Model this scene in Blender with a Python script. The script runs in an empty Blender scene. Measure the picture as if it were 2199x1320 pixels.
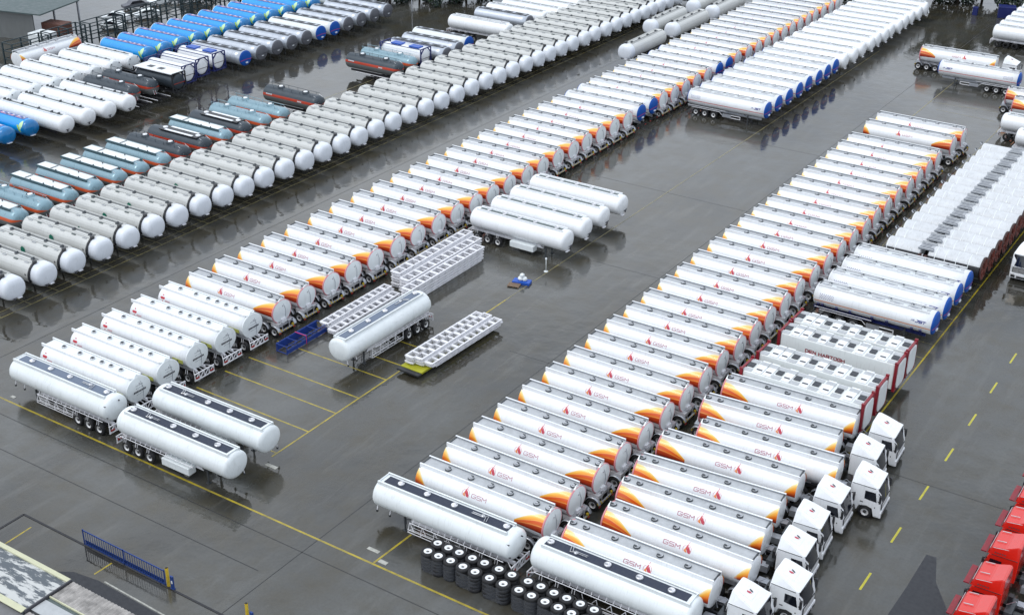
import bpy, bmesh, math, random
from math import sin, cos, pi, radians, sqrt
from mathutils import Matrix, Vector, Euler
random.seed(7)
SC = bpy.context.scene
COL = SC.collection

# ------------------------------------------------------------------ camera, sky, sun, exposure
CAMH = 57.0
yaw, pitch, roll = 2.15073, 0.469514, 0.00821
fwd = Vector((cos(yaw)*cos(pitch), sin(yaw)*cos(pitch), -sin(pitch)))
rgt = fwd.cross(Vector((0, 0, 1))).normalized(); upv = rgt.cross(fwd)
r2 = rgt*cos(roll) + upv*sin(roll); u2 = -rgt*sin(roll) + upv*cos(roll)
cd = bpy.data.cameras.new('camera'); cam = bpy.data.objects.new('camera', cd); COL.objects.link(cam)
cam.matrix_world = Matrix(((r2.x, u2.x, -fwd.x, 0), (r2.y, u2.y, -fwd.y, 0), (r2.z, u2.z, -fwd.z, CAMH), (0, 0, 0, 1)))
cd.sensor_width = 36; cd.lens = 36*2830.6/2199; cd.clip_end = 3000; cd.clip_start = 1
SC.camera = cam
W = bpy.data.worlds.new('World'); SC.world = W; W.use_nodes = True
nt = W.node_tree; nt.nodes.clear()
out = nt.nodes.new('ShaderNodeOutputWorld'); bg = nt.nodes.new('ShaderNodeBackground')
sky = nt.nodes.new('ShaderNodeTexSky'); sky.sky_type = 'NISHITA'; sky.sun_disc = False
SUN_EL, SUN_AZ = radians(58), radians(215)      # azimuth of the sun measured clockwise from +y
sky.sun_elevation = SUN_EL; sky.sun_rotation = SUN_AZ; sky.air_density = 1.0; sky.dust_density = 2.0
tc = nt.nodes.new('ShaderNodeTexCoord'); mp = nt.nodes.new('ShaderNodeMapping'); mp.inputs['Scale'].default_value = (1, 1, 2.2)
nz = nt.nodes.new('ShaderNodeTexNoise'); nz.inputs['Scale'].default_value = 2.6; nz.inputs['Detail'].default_value = 5
rp = nt.nodes.new('ShaderNodeValToRGB'); rp.color_ramp.elements[0].position = .34; rp.color_ramp.elements[1].position = .66
rp.color_ramp.elements[0].color = (6.6, 7.4, 8.6, 1); rp.color_ramp.elements[1].color = (13.2, 13.9, 14.8, 1)
mx = nt.nodes.new('ShaderNodeMix'); mx.data_type = 'RGBA'; mx.inputs[0].default_value = .86
nt.links.new(tc.outputs['Generated'], mp.inputs['Vector']); nt.links.new(mp.outputs[0], nz.inputs['Vector'])
nt.links.new(nz.outputs['Fac'], rp.inputs[0]); nt.links.new(sky.outputs[0], mx.inputs[6]); nt.links.new(rp.outputs[0], mx.inputs[7])
nt.links.new(mx.outputs[2], bg.inputs['Color']); bg.inputs['Strength'].default_value = .115
nt.links.new(bg.outputs[0], out.inputs['Surface'])
sl = bpy.data.lights.new('sun', 'SUN'); sl.energy = 1.0; sl.angle = radians(18); sl.color = (1, .97, .93)
so = bpy.data.objects.new('sun', sl); COL.objects.link(so)
sd = Vector((sin(SUN_AZ)*cos(SUN_EL), cos(SUN_AZ)*cos(SUN_EL), sin(SUN_EL)))
so.rotation_euler = sd.to_track_quat('Z', 'Y').to_euler(); so.location = (-80, 60, 120)
SC.view_settings.view_transform = 'Standard'; SC.view_settings.look = 'None'
SC.view_settings.exposure = .08; SC.view_settings.gamma = 1; SC.view_settings.use_curve_mapping = False
SC.render.engine = 'CYCLES'
SC.cycles.max_bounces = 6; SC.cycles.transparent_max_bounces = 12

# ------------------------------------------------------------------ materials
MATS = {}
def mat(name, col, rough=.5, metal=0., var=.0, vs=1.5, spec=.5, bump=0., coat=0., attr=None, alpha=1., dirt=0.):
    if name in MATS: return MATS[name]
    m = bpy.data.materials.new(name); m.use_nodes = True; MATS[name] = m
    t = m.node_tree; b = t.nodes['Principled BSDF']
    b.inputs['Base Color'].default_value = (*col, 1); b.inputs['Roughness'].default_value = rough
    b.inputs['Metallic'].default_value = metal; b.inputs['Specular IOR Level'].default_value = spec
    b.inputs['Coat Weight'].default_value = coat; b.inputs['Coat Roughness'].default_value = .08
    b.inputs['Alpha'].default_value = alpha
    src = None
    if attr:
        a = t.nodes.new('ShaderNodeAttribute'); a.attribute_name = attr; src = a.outputs['Color']
    if var or dirt:
        g = t.nodes.new('ShaderNodeNewGeometry'); n = t.nodes.new('ShaderNodeTexNoise')
        n.inputs['Scale'].default_value = vs; n.inputs['Detail'].default_value = 6; n.inputs['Roughness'].default_value = .62
        mpn = t.nodes.new('ShaderNodeMapping'); mpn.inputs['Scale'].default_value = (1, 1, .35)
        t.links.new(g.outputs['Position'], mpn.inputs[0]); t.links.new(mpn.outputs[0], n.inputs['Vector'])
        r = t.nodes.new('ShaderNodeMapRange'); r.inputs[1].default_value = .3; r.inputs[2].default_value = .7
        r.inputs[3].default_value = 1 - var; r.inputs[4].default_value = 1 + var*.35
        t.links.new(n.outputs['Fac'], r.inputs[0])
        mm = t.nodes.new('ShaderNodeVectorMath'); mm.operation = 'SCALE'
        if src: t.links.new(src, mm.inputs[0])
        else: mm.inputs[0].default_value = col
        t.links.new(r.outputs[0], mm.inputs['Scale']); src = mm.outputs[0]
        r3 = t.nodes.new('ShaderNodeMapRange'); r3.inputs[1].default_value = .35; r3.inputs[2].default_value = .7
        r3.inputs[3].default_value = rough*.8; r3.inputs[4].default_value = min(1, rough*1.35)
        t.links.new(n.outputs['Fac'], r3.inputs[0]); t.links.new(r3.outputs[0], b.inputs['Roughness'])
        if dirt:
            n2 = t.nodes.new('ShaderNodeTexNoise'); n2.inputs['Scale'].default_value = 5.; n2.inputs['Detail'].default_value = 8
            mp2 = t.nodes.new('ShaderNodeMapping'); mp2.inputs['Scale'].default_value = (1.6, .45, .25)
            t.links.new(g.outputs['Position'], mp2.inputs[0]); t.links.new(mp2.outputs[0], n2.inputs['Vector'])
            rr = t.nodes.new('ShaderNodeMapRange'); rr.inputs[1].default_value = .55; rr.inputs[2].default_value = .78
            rr.inputs[3].default_value = 0; rr.inputs[4].default_value = dirt
            t.links.new(n2.outputs['Fac'], rr.inputs[0])
            md = t.nodes.new('ShaderNodeMix'); md.data_type = 'RGBA'; md.inputs[7].default_value = (.22, .21, .19, 1)
            t.links.new(rr.outputs[0], md.inputs[0]); t.links.new(src, md.inputs[6]); src = md.outputs[2]
    if src: t.links.new(src, b.inputs['Base Color'])
    if bump:
        n3 = t.nodes.new('ShaderNodeTexNoise'); n3.inputs['Scale'].default_value = 14; bp = t.nodes.new('ShaderNodeBump')
        bp.inputs['Strength'].default_value = bump; bp.inputs['Distance'].default_value = .02
        t.links.new(n3.outputs['Fac'], bp.inputs['Height']); t.links.new(bp.outputs[0], b.inputs['Normal'])
    return m
WHITE = mat('white tank paint', (.80, .82, .84), .28, var=.05, vs=.7, dirt=.16, coat=.3)
WHITE2 = mat('soft white paint', (.74, .78, .79), .33, var=.06, vs=.8, dirt=.2, coat=.2)
WFRAME = mat('white frame paint', (.74, .74, .77), .45, var=.10, vs=3, dirt=.35)
CGREY = mat('warm grey tank paint', (.56, .57, .555), .42, var=.07, vs=.6, dirt=.25)
CNOSE = mat('pale nose paint', (.70, .735, .79), .3, var=.04, vs=.8, dirt=.15)
FLOOR = mat('walkway grey', (.27, .29, .32), .5, var=.15, vs=4, bump=.3)
FLOORL = mat('walkway light grey', (.44, .46, .48), .5, var=.18, vs=3, bump=.2)
NAVY = mat('anti slip navy', (.022, .030, .055), .6, var=.2, vs=5, bump=.4)
SLATE = mat('anti slip slate', (.13, .165, .23), .55, var=.15, vs=5, bump=.3)
DSTRIP = mat('dark green strip', (.11, .14, .14), .55, var=.3, vs=4)
STEEL = mat('brushed steel', (.55, .56, .58), .3, .9, var=.15, vs=4)
ALU = mat('polished aluminium', (.52, .56, .62), .34, .55, var=.12, vs=1, dirt=.2)
DSTEEL = mat('dark steel', (.10, .11, .12), .45, .6, var=.3, vs=5)
DGREY = mat('dark grey dish', (.13, .135, .155), .45, .3, var=.2, vs=1.2)
CHASW = mat('chassis light grey', (.52, .52, .54), .42, .3, var=.2, vs=3, dirt=.4)
CHASB = mat('chassis black', (.018, .018, .022), .55, var=.3, vs=3)
GALV = mat('galvanised mudguard', (.42, .44, .48), .35, .5, var=.2, vs=3)
TYRE = mat('tyre rubber', (.016, .016, .018), .75, var=.3, vs=6, bump=.4)
RIM = mat('painted wheel rim', (.70, .70, .70), .35, .2, var=.08, vs=6)
HUB = mat('dark hub', (.06, .06, .065), .5, .5, var=.2)
PRINT = mat('printed livery', (1, 1, 1), .3, attr='print', coat=.3)
RED = mat('sign red', (.55, .05, .07), .4); LRED = mat('logo red', (.50, .05, .08), .4); LPINK = mat('logo outline', (.62, .25, .28), .4)
LTXT = mat('letter mauve red', (.45, .20, .24), .4)
DKRED = mat('frame red', (.22, .006, .016), .4, var=.15, vs=3, dirt=.2)
TRED = mat('truck red', (.62, .018, .010), .22, var=.04, vs=2, coat=.6)
NAVYINK = mat('navy ink', (.03, .04, .22), .4); INK = mat('dark ink', (.06, .06, .07), .5)
BLUE = mat('end dish blue', (.004, .075, .36), .45, spec=.25, var=.06); DBLUE = mat('deep blue fittings', (.01, .018, .12), .4, var=.1)
STRIPER = mat('stripe red', (.60, .09, .09), .35); STRIPEO = mat('stripe orange', (.72, .22, .05), .35); MAG = mat('stripe magenta', (.40, .05, .17), .35)
SKYB = mat('vivid blue tank', (.0, .30, .74), .3, var=.06, vs=.8, coat=.4, dirt=.08)
TEALD = mat('blue dish', (.0, .16, .42), .3, var=.1, coat=.3)
MOON = mat('pale green crescent', (.55, .78, .42), .4); LIME = mat('lime streak', (.45, .62, .05), .4)
SILB = mat('silver blue tank', (.24, .37, .43), .3, .25, var=.08, vs=1, dirt=.15); SILBD = mat('dark teal rail', (.07, .13, .15), .45, .2, var=.15)
ORB = mat('orange band', (.60, .10, .03), .4, var=.1, vs=1); UND = mat('grey underside', (.16, .17, .17), .5, .2, var=.15)
SLB = mat('slate blue tank', (.045, .06, .075), .38, .2, var=.15, vs=1); ORD = mat('deep orange band', (.48, .05, .02), .4, var=.15, vs=1)
YEL = mat('rail yellow', (.60, .42, .03), .5, var=.1, vs=5, dirt=.2); YGR = mat('rack yellow green', (.38, .38, .02), .5, var=.15, vs=3)
YSIGN = mat('reflective yellow', (.42, .44, .10), .4); GRN = mat('green emblem', (.01, .17, .11), .4)
BFR = mat('blue steel frame', (.012, .045, .25), .4, var=.2, vs=3); GBLUE = mat('gate blue', (.015, .05, .22), .45, var=.2, vs=3)
PINK = mat('pink strap', (.6, .05, .2), .5); BPLA = mat('blue plastic', (.01, .08, .42), .4)
GLASS = mat('cab glass', (.006, .008, .014), .06, spec=.8); PLBLK = mat('black plastic and silo shade', (.02, .021, .024), .4)
WRAP = mat('stretch film', (.12, .13, .15), .22, alpha=.35, bump=.8, spec=.7)
LAMP = mat('lamp lens', (.6, .6, .62), .15, spec=.8)
LAMPR = mat('tail lamp', (.35, .02, .02), .3)
BRN = mat('rust red end', (.16, .035, .022), .55, var=.4, vs=2, dirt=.3); BRK = mat('dark maroon', (.05, .018, .015), .6, var=.3)

# ------------------------------------------------------------------ mesh builder
class MB:
    def __init__(s): s.v = []; s.f = []; s.m = []; s.s = []; s.mats = []; s.col = None
    def mi(s, m):
        if m not in s.mats: s.mats.append(m)
        return s.mats.index(m)
    def add(s, vs, fs, m, smooth=False):
        o = len(s.v); s.v += [tuple(v) for v in vs]; k = s.mi(m) if not isinstance(m, list) else None
        for i, f in enumerate(fs):
            s.f.append(tuple(o + a for a in f)); s.m.append(s.mi(m[i]) if k is None else k); s.s.append(smooth)
        return s
    def box(s, x0, x1, y0, y1, z0, z1, m):
        vs = [(x, y, z) for z in (z0, z1) for y in (y0, y1) for x in (x0, x1)]
        return s.add(vs, [(0, 2, 3, 1), (4, 5, 7, 6), (0, 1, 5, 4), (2, 6, 7, 3), (0, 4, 6, 2), (1, 3, 7, 5)], m)
    def bar(s, p, q, w, h, m):
        p, q = Vector(p), Vector(q); d = (q - p); L = d.length
        if L < 1e-6: return s
        d /= L; a = Vector((0, 0, 1)) if abs(d.z) < .95 else Vector((1, 0, 0))
        r = d.cross(a).normalized()*w/2; u = r.cross(d).normalized()*h/2
        vs = [p - r - u, p + r - u, p + r + u, p - r + u, q - r - u, q + r - u, q + r + u, q - r + u]
        return s.add(vs, [(3, 2, 1, 0), (4, 5, 6, 7), (0, 1, 5, 4), (1, 2, 6, 5), (2, 3, 7, 6), (3, 0, 4, 7)], m)
    def tube(s, pts, r, m, n=6, caps=True):
        pts = [Vector(p) for p in pts]; vs = []; fs = []
        for i, p in enumerate(pts):
            d = (pts[min(i + 1, len(pts) - 1)] - pts[max(i - 1, 0)]).normalized()
            a = Vector((0, 0, 1)) if abs(d.z) < .9 else Vector((1, 0, 0))
            e = d.cross(a).normalized(); g = e.cross(d)
            vs += [p + (e*cos(2*pi*k/n) + g*sin(2*pi*k/n))*r for k in range(n)]
        for i in range(len(pts) - 1):
            for k in range(n):
                fs.append((i*n + k, i*n + (k + 1) % n, (i + 1)*n + (k + 1) % n, (i + 1)*n + k))
        if caps: fs += [tuple(range(n - 1, -1, -1)), tuple((len(pts) - 1)*n + k for k in range(n))]
        return s.add(vs, fs, m, n > 6)
    def lathe(s, prof, m, n=20, axis='z', c=(0, 0, 0), smooth=True):
        vs = []; fs = []; ms = []
        for (r, h) in prof:
            for k in range(n):
                a = 2*pi*k/n; x, y = r*cos(a), r*sin(a)
                vs.append((c[0] + x, c[1] + y, c[2] + h) if axis == 'z' else ((c[0] + x, c[1] + h, c[2] - y) if axis == 'y' else (c[0] + h, c[1] + x, c[2] + y)))
        for i in range(len(prof) - 1):
            for k in range(n):
                fs.append((i*n + k, i*n + (k + 1) % n, (i + 1)*n + (k + 1) % n, (i + 1)*n + k))
                ms.append(m[i] if isinstance(m, list) else m)
        return s.add(vs, fs, ms, smooth)
    def rings(s, rings, mf, smooth=True, cap0=None, cap1=None):
        n = len(rings[0]); vs = [p for r in rings for p in r]; fs = []; ms = []
        for i in range(len(rings) - 1):
            for k in range(n):
                fs.append((i*n + k, (i + 1)*n + k, (i + 1)*n + (k + 1) % n, i*n + (k + 1) % n)); ms.append(mf(i, k))
        if cap0: fs.append(tuple(range(n))); ms.append(cap0)
        if cap1: fs.append(tuple((len(rings) - 1)*n + k for k in range(n - 1, -1, -1))); ms.append(cap1)
        return s.add(vs, fs, ms, smooth)
    def prism(s, pts, y0, y1, m, top=None):      # profile in (x,z) swept along y
        n = len(pts); vs = [(x, y0, z) for x, z in pts] + [(x, y1, z) for x, z in pts]
        fs = [tuple(range(n)), tuple(range(2*n - 1, n - 1, -1))] + [(i, n + i, n + (i + 1) % n, (i + 1) % n) for i in range(n)]
        return s.add(vs, fs, m)
    def mesh(s, name):
        me = bpy.data.meshes.new(name); me.from_pydata(s.v, [], s.f)
        for m in s.mats: me.materials.append(m)
        me.polygons.foreach_set('material_index', s.m); me.polygons.foreach_set('use_smooth', s.s)
        if s.col:
            a = me.color_attributes.new('print', 'FLOAT_COLOR', 'POINT')
            for i, c in enumerate(s.col): a.data[i].color = (*c, 1)
        me.validate(); me.update(); return me

def bev_mesh(mb, name, off=.05, seg=2):
    me = mb.mesh(name); b = bmesh.new(); b.from_mesh(me)
    bmesh.ops.recalc_face_normals(b, faces=b.faces)
    bmesh.ops.bevel(b, geom=list(b.edges), offset=off, segments=seg, affect='EDGES', profile=.6)
    b.to_mesh(me); b.free(); me.update(); return me

# ------------------------------------------------------------------ things and parts
class T:      # a node of a template: name, mesh, transform, children, optional label
    def __init__(s, name, mesh, loc=(0, 0, 0), rz=0, kids=None, label=None, kind=None):
        s.name, s.mesh, s.loc, s.rz, s.kids, s.label, s.kind = name, mesh, loc, rz, kids or [], label, kind
def emit(t, parent):
    o = bpy.data.objects.new(t.name, t.mesh); COL.objects.link(o); o.parent = parent
    o.location = t.loc; o.rotation_euler = (0, 0, t.rz)
    if t.label: o['label'] = t.label
    if t.kind: o['kind'] = t.kind
    elif t.name in ('axle_set', 'guard_stays', 'marker_lamps', 'top_pipework', 'lamps_and_lids', 'vent_caps', 'wheel_arch_rail', 'side_guard', 'tank_support', 'dot_pattern', 'roof_lettering', 'lettering', 'rear_notice', 'end_fittings', 'bumper_openings', 'roof_horns', 'rollers', 'flammable_placard', 'valve_gear', 'king_pin_lamp', 'uprights', 'beams', 'supports', 'columns', 'crown', 'roof_emblem'): o['kind'] = 'stuff'
    for k in t.kids: emit(k, o)
    return o
def place(tmpl, name, loc, rz, label, cat, group=None):
    e = bpy.data.objects.new(name, None); COL.objects.link(e); e.empty_display_size = .5
    e.location = loc; e.rotation_euler = (0, 0, rz); e['label'] = label; e['category'] = cat
    if group: e['group'] = group
    for t in tmpl: emit(t, e)
    return e
def solo(name, mesh, loc, rz, label, cat, group=None):
    o = bpy.data.objects.new(name, mesh); COL.objects.link(o); o.location = loc; o.rotation_euler = (0, 0, rz)
    o['label'] = label; o['category'] = cat
    if group: o['group'] = group
    return o
def struct(name, mesh, loc=(0, 0, 0), rz=0):
    o = bpy.data.objects.new(name, mesh); COL.objects.link(o); o.location = loc; o.rotation_euler = (0, 0, rz); o['kind'] = 'structure'; return o
ONES = 'first second third fourth fifth sixth seventh eighth ninth tenth eleventh twelfth thirteenth fourteenth fifteenth sixteenth seventeenth eighteenth nineteenth'.split()
def nth(k):       # 1-based
    if k < 20: return ONES[k - 1]
    t = ['twent', 'thirt', 'fort'][k//10 - 2]
    return t + 'ieth' if k % 10 == 0 else t + 'y-' + ONES[k % 10 - 1]

# ------------------------------------------------------------------ tank shapes
ZC = 2.2
def ell(x, a=1.22, b=1.08, s=1., n=40, zc=ZC):
    return [(x, a*s*sin(2*pi*k/n), zc + b*s*cos(2*pi*k/n)) for k in range(n)]
OCT = [(0, 1.13), (.62, 1.10), (1.06, .72), (1.25, .18), (1.25, -.30), (1.02, -.82), (.52, -1.08), (0, -1.1)]
def chaikin(p, k=1):
    for _ in range(k):
        q = []
        for i in range(len(p)):
            a, b = p[i], p[(i + 1) % len(p)]
            q += [(a[0]*.78 + b[0]*.22, a[1]*.78 + b[1]*.22), (a[0]*.22 + b[0]*.78, a[1]*.22 + b[1]*.78)]
        p = q
    return p
OCTF = chaikin(OCT + [(-y, z) for y, z in OCT[-2:0:-1]], 1)
def octr(x, s=1., zc=2.15, dz=0): return [(x, y*s, zc + z*s + dz) for y, z in OCTF]
def shell(L, d0, d1, mf, a=1.22, b=1.08, n=40, mnose=None, zc=ZC):
    mb = MB(); R = []; tag = []
    def dome(d, sgn, x):
        rr = []
        for i in range(1, 7):
            u = i/6; rr.append((x + sgn*d*u, (1 - u**2.6)**(1/2.6) if u < 1 else .0))
        return rr
    if d0 > 0:
        for x, s in reversed(dome(d0, -1, d0)): R.append(ell(x, a, b, max(s, .02), n, zc)); tag.append(-1)
    xs = [d0] + [d0 + (L - d0 - d1)*i/8 for i in range(1, 8)] + [L - d1]
    for x in xs: R.append(ell(x, a, b, 1, n, zc)); tag.append(0)
    if d1 > 0:
        for x, s in dome(d1, 1, L - d1): R.append(ell(x, a, b, max(s, .02), n, zc)); tag.append(1)
    mb.rings(R, lambda i, k: mf(min(tag[i], 0) if tag[i] < 0 else tag[i + 1], 360*k/n), True, mf(tag[0] or -1, 0) if d0 > 0 else mf(0, 0), mf(1, 0))
    return mb
def surf(x, phi, side, a=1.22, b=1.08, e=.006, zc=ZC):
    return (x, side*(a + e)*sin(phi), zc + (b + e)*cos(phi))

def decal_patch(fn, nx, nv, sides=(-1, 1), a=1.22, b=1.08, e=.006, material=None):
    """fn(u,v) -> x, phi, colour"""
    mb = MB(); mb.col = []
    for sd_ in sides:
        vs = []; fs = []
        for i in range(nx + 1):
            for j in range(nv + 1):
                x, ph, c = fn(i/nx, j/nv); vs.append(surf(x, ph, sd_, a, b, e)); mb.col.append(c)
        for i in range(nx):
            for j in range(nv):
                q = (i*(nv + 1) + j, (i + 1)*(nv + 1) + j, (i + 1)*(nv + 1) + j + 1, i*(nv + 1) + j + 1)
                fs.append(q if sd_ < 0 else q[::-1])
        mb.add(vs, fs, material or PRINT, True)
    return mb
def lerp3(st, t):
    t = min(max(t, 0), 1)
    for (t0, c0), (t1, c1) in zip(st, st[1:]):
        if t <= t1:
            f = (t - t0)/(t1 - t0 + 1e-9); return tuple(p + (q - p)*f for p, q in zip(c0, c1))
    return st[-1][1]
WH = (.80, .82, .84)
RAMP = [(0, WH), (.06, (.82, .66, .30)), (.20, (.82, .44, .04)), (.36, (.82, .27, .008)), (.39, (.82, .45, .10)), (.42, (.62, .07, .006)),
        (.60, (.66, .12, .010)), (.635, (.86, .42, .12)), (.66, (.46, .05, .006)), (.86, (.33, .03, .006)), (1, (.14, .012, .008))]
def swoosh_rear(L, D=2.3):
    def fn(u, v):
        d = D*(1 - u)                      # distance from the end
        top = radians(24) + (d/D)**1.5*radians(58); bot = radians(101) - (d/D)*radians(4)
        return L - .03 - d, top + (bot - top)*v, lerp3(RAMP, v + .10*(1 - u)*(1 - v))
    return fn
RAMP2 = [(0, WH), (.10, (.82, .66, .30)), (.35, (.82, .40, .03)), (.62, (.74, .16, .008)), (.84, (.38, .04, .006)), (1, (.16, .014, .008))]
def swoosh_nose(D=.95):
    def fn(u, v):
        d = D*u
        top = radians(33) + (u**1.25)*radians(62); bot = radians(100)
        c = lerp3(RAMP2, v); k = max(0, u - .72)/.28
        return .04 + d, top + (bot - top)*v, tuple(c[i]*(1 - k*.6) + WH[i]*k*.6 for i in range(3))
    return fn
GL = {  # stroke letters in a 1 x 1 box
 'G': [[(1, .9), (.9, 1), (.12, 1), (0, .86), (0, .14), (.12, 0), (.88, 0), (1, .14), (1, .48), (.5, .48)]],
 'S': [[(1, 1), (.1, 1), (0, .88), (0, .62), (.1, .52), (.9, .5), (1, .4), (1, .12), (.9, 0), (0, 0)]],
 'M': [[(0, 0), (.0, 1), (.5, .42), (1, 1), (1, 0)]],
 'J': [[(.35, 1), (1, 1), (.8, .14), (.66, 0), (.1, 0), (0, .2)]],
 'T': [[(0, 1), (1, 1)], [(.55, 1), (.45, 0)]],
 'D': [[(0, 0), (0, 1), (.7, 1), (1, .75), (1, .25), (.7, 0), (0, 0)]],
 'E': [[(1, 1), (0, 1), (0, 0), (1, 0)], [(0, .5), (.8, .5)]],
 'N': [[(0, 0), (0, 1), (1, 0), (1, 1)]],
 'H': [[(0, 0), (0, 1)], [(1, 0), (1, 1)], [(0, .5), (1, .5)]],
 'A': [[(0, 0), (.5, 1), (1, 0)], [(.2, .4), (.8, .4)]],
 'R': [[(0, 0), (0, 1), (.9, 1), (1, .8), (.9, .52), (0, .5)], [(.5, .5), (1, 0)]],
 'O': [[(.15, 1), (0, .8), (0, .2), (.15, 0), (.85, 0), (1, .2), (1, .8), (.85, 1), (.15, 1)]],
}
def strokes(mb, lines, w, fn, m):
    """lines in flat (u,v) metres; fn maps (u,v) to a point"""
    for ln in lines:
        for (p, q) in zip(ln, ln[1:]):
            dx, dy = q[0] - p[0], q[1] - p[1]; l = math.hypot(dx, dy)
            if l < 1e-6: continue
            nx, ny = -dy/l*w/2, dx/l*w/2; ex, ey = dx/l*w*.35, dy/l*w*.35; k = max(1, int(l/.18)); vs = []
            for i in range(k + 1):
                t = i/k; x = p[0] - ex + (dx + 2*ex)*t; y = p[1] - ey + (dy + 2*ey)*t
                vs += [fn(x + nx, y + ny), fn(x - nx, y - ny)]
            mb.add(vs, [(2*i, 2*i + 1, 2*i + 3, 2*i + 2) for i in range(k)], m)
def word(txt, w, h, gap, slant=0.):
    L = []; x = 0
    for ch in txt:
        if ch == ' ': x += w*.7; continue
        for ln in GL[ch]: L.append([(x + a*w + slant*b*h, b*h) for a, b in ln])
        x += w + gap
    return L, x - gap
def on_tank(x0, phi0, side, r=1.15, e=.012, a=1.22, b=1.08):
    # u runs in reading direction as seen from that side, v upwards
    return lambda u, v: surf(x0 + (u if side < 0 else -u), phi0 - v/r, side, a, b, e)

# ------------------------------------------------------------------ running gear
def wheel_mesh():
    mb = MB(); mb.lathe([(.29, -.13), (.46, -.155), (.505, -.10), (.51, 0), (.505, .10), (.46, .155), (.29, .13)], TYRE, 24, 'y')
    return mb.mesh('tyre')
def rim_mesh(sgn):
    mb = MB(); e = sgn
    mb.lathe([(.29, .12*e), (.27, .10*e), (.22, .02*e), (.13, .03*e), (.12, .09*e), (.001, .10*e)], [RIM, RIM, RIM, HUB, HUB], 18, 'y')
    return mb.mesh('rim')
TY = wheel_mesh(); RM = {1: rim_mesh(1), -1: rim_mesh(-1)}
def wheels(xs, yo=1.08, lod=2, sides=(-1, 1)):
    out_ = []
    for x in xs:
        for s_ in sides:
            out_.append(T('wheel', TY, (x, s_*yo, .51), 0, [T('rim', RM[s_])] if lod > 1 else []))
    return out_
def guard_mesh(m=GALV):
    mb = MB(); n = 10; vs = []; fs = []
    for i in range(n + 1):
        a = radians(15 + 150*i/n)
        for r in (.60, .625):
            for y in (-.17, .17): vs.append((r*cos(a), y, r*sin(a)))
    for i in range(n):
        o = i*4; fs += [(o + 2, o + 3, o + 7, o + 6), (o, o + 4, o + 5, o + 1), (o, o + 2, o + 6, o + 4), (o + 1, o + 5, o + 7, o + 3)]
    mb.add(vs, fs, m, True); return mb.mesh('mudguard')
GUARD = guard_mesh(); GUARDW = guard_mesh(CHASW)
def leg_mesh(m=DSTEEL):
    mb = MB(); mb.box(-.07, .07, -.07, .07, .55, 1.15, m); mb.box(-.05, .05, -.05, .05, .06, .6, m); mb.box(-.16, .16, -.14, .14, 0, .06, m)
    mb.bar((0, 0, .95), (.55, 0, 1.15), .05, .05, m); return mb.mesh('landing_leg')
LEG = leg_mesh(); LEGW = leg_mesh(CHASW)
def hatch_mesh(a, b, r=.24):
    mb = MB(); mb.lathe([(r, 0), (r, .09), (r*.86, .13), (r*.5, .14)], [a, a, b], 14)
    mb.lathe([(r*.55, .14), (r*.5, .20), (.001, .22)], b, 10, smooth=False); mb.box(-.05, .16, .05, .15, .16, .22, a)
    return mb.mesh('manhole_cover')
H_D = hatch_mesh(DSTEEL, STEEL); H_W = hatch_mesh(STEEL, WFRAME, .26); H_G = hatch_mesh(STEEL, DSTEEL, .2); H_B = hatch_mesh(DSTEEL, DSTEEL, .2)
def chassis_mesh(L, x0, x1, m=CHASW, w=.5):
    mb = MB()
    for s_ in (-1, 1): mb.box(x0, x1, s_*w - .06, s_*w + .06, .88, 1.16, m)
    x = x0 + .3
    while x < x1: mb.box(x - .05, x + .05, -w + .06, w - .06, .93, 1.1, m); x += 1.3
    for i in range(5):                                          # saddles that carry the shell
        xx = .9 + (L - 1.8)*i/4
        if x0 < xx < x1:
            for s_ in (-1, 1): mb.add([(xx - .12, s_*.5, 1.12), (xx + .12, s_*.5, 1.12), (xx + .2, s_*.95, 1.62), (xx - .2, s_*.95, 1.62)], [(0, 1, 2, 3), (3, 2, 1, 0)], m)
    return mb.mesh('chassis')
def axle_mesh(xs, m=CHASB):
    mb = MB()
    for x in xs: mb.tube([(x, -.95, .51), (x, .95, .51)], .07, m); mb.box(x - .25, x + .25, -.62, -.4, .55, .88, m); mb.box(x - .25, x + .25, .4, .62, .55, .88, m)
    return mb.mesh('axle_set')
def bumper_mesh(m, stripe=True):
    mb = MB(); mb.box(0, .1, -1.15, 1.15, .48, .62, m); mb.box(-.05, 0, -.5, -.42, .55, .95, m); mb.box(-.05, 0, .42, .5, .55, .95, m)
    if stripe:
        for k in range(6): mb.box(.101, .112, -1.1 + k*.37, -.93 + k*.37, .5, .6, YEL)
        mb.box(-.02, .14, -1.2, -.75, .64, .78, YEL); mb.box(-.02, .14, .75, 1.2, .64, .78, YEL)
    for s_ in (-1, 1): mb.box(.10, .14, s_*.95 - .14, s_*.95 + .14, .36, .46, LAMPR)
    return mb.mesh('rear_bumper')
BUMP_Y = bumper_mesh(CHASW); BUMP_W = bumper_mesh(WFRAME, False); BUMP_K = bumper_mesh(CHASB, False)
def coaming_mesh(x0, x1, sgn, yo, mo, mi_, h0=3.10, h1=3.42):
    mb = MB(); y0, y1 = sgn*(yo - .04), sgn*(yo + .04); ya, yb = sorted((y0, y1))
    mb.box(x0, x1, ya, yb, h0, h1, mo)
    yi = sgn*(yo - .044)
    mb.add([(x0, yi, h0 + .15), (x1, yi, h0 + .15), (x1, yi, h1 - .02), (x0, yi, h1 - .02)], [(0, 1, 2, 3)], mi_)
    mb.box(x0, x1, sgn*yo - .06 if sgn < 0 else sgn*yo - .06, sgn*yo + .06, h1, h1 + .03, mo)
    return mb.mesh('coaming')
def floor_mesh(x0, x1, w, m, z=3.27):
    mb = MB(); mb.box(x0, x1, -w, w, z, z + .03, m)
    return mb.mesh('walkway')
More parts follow.
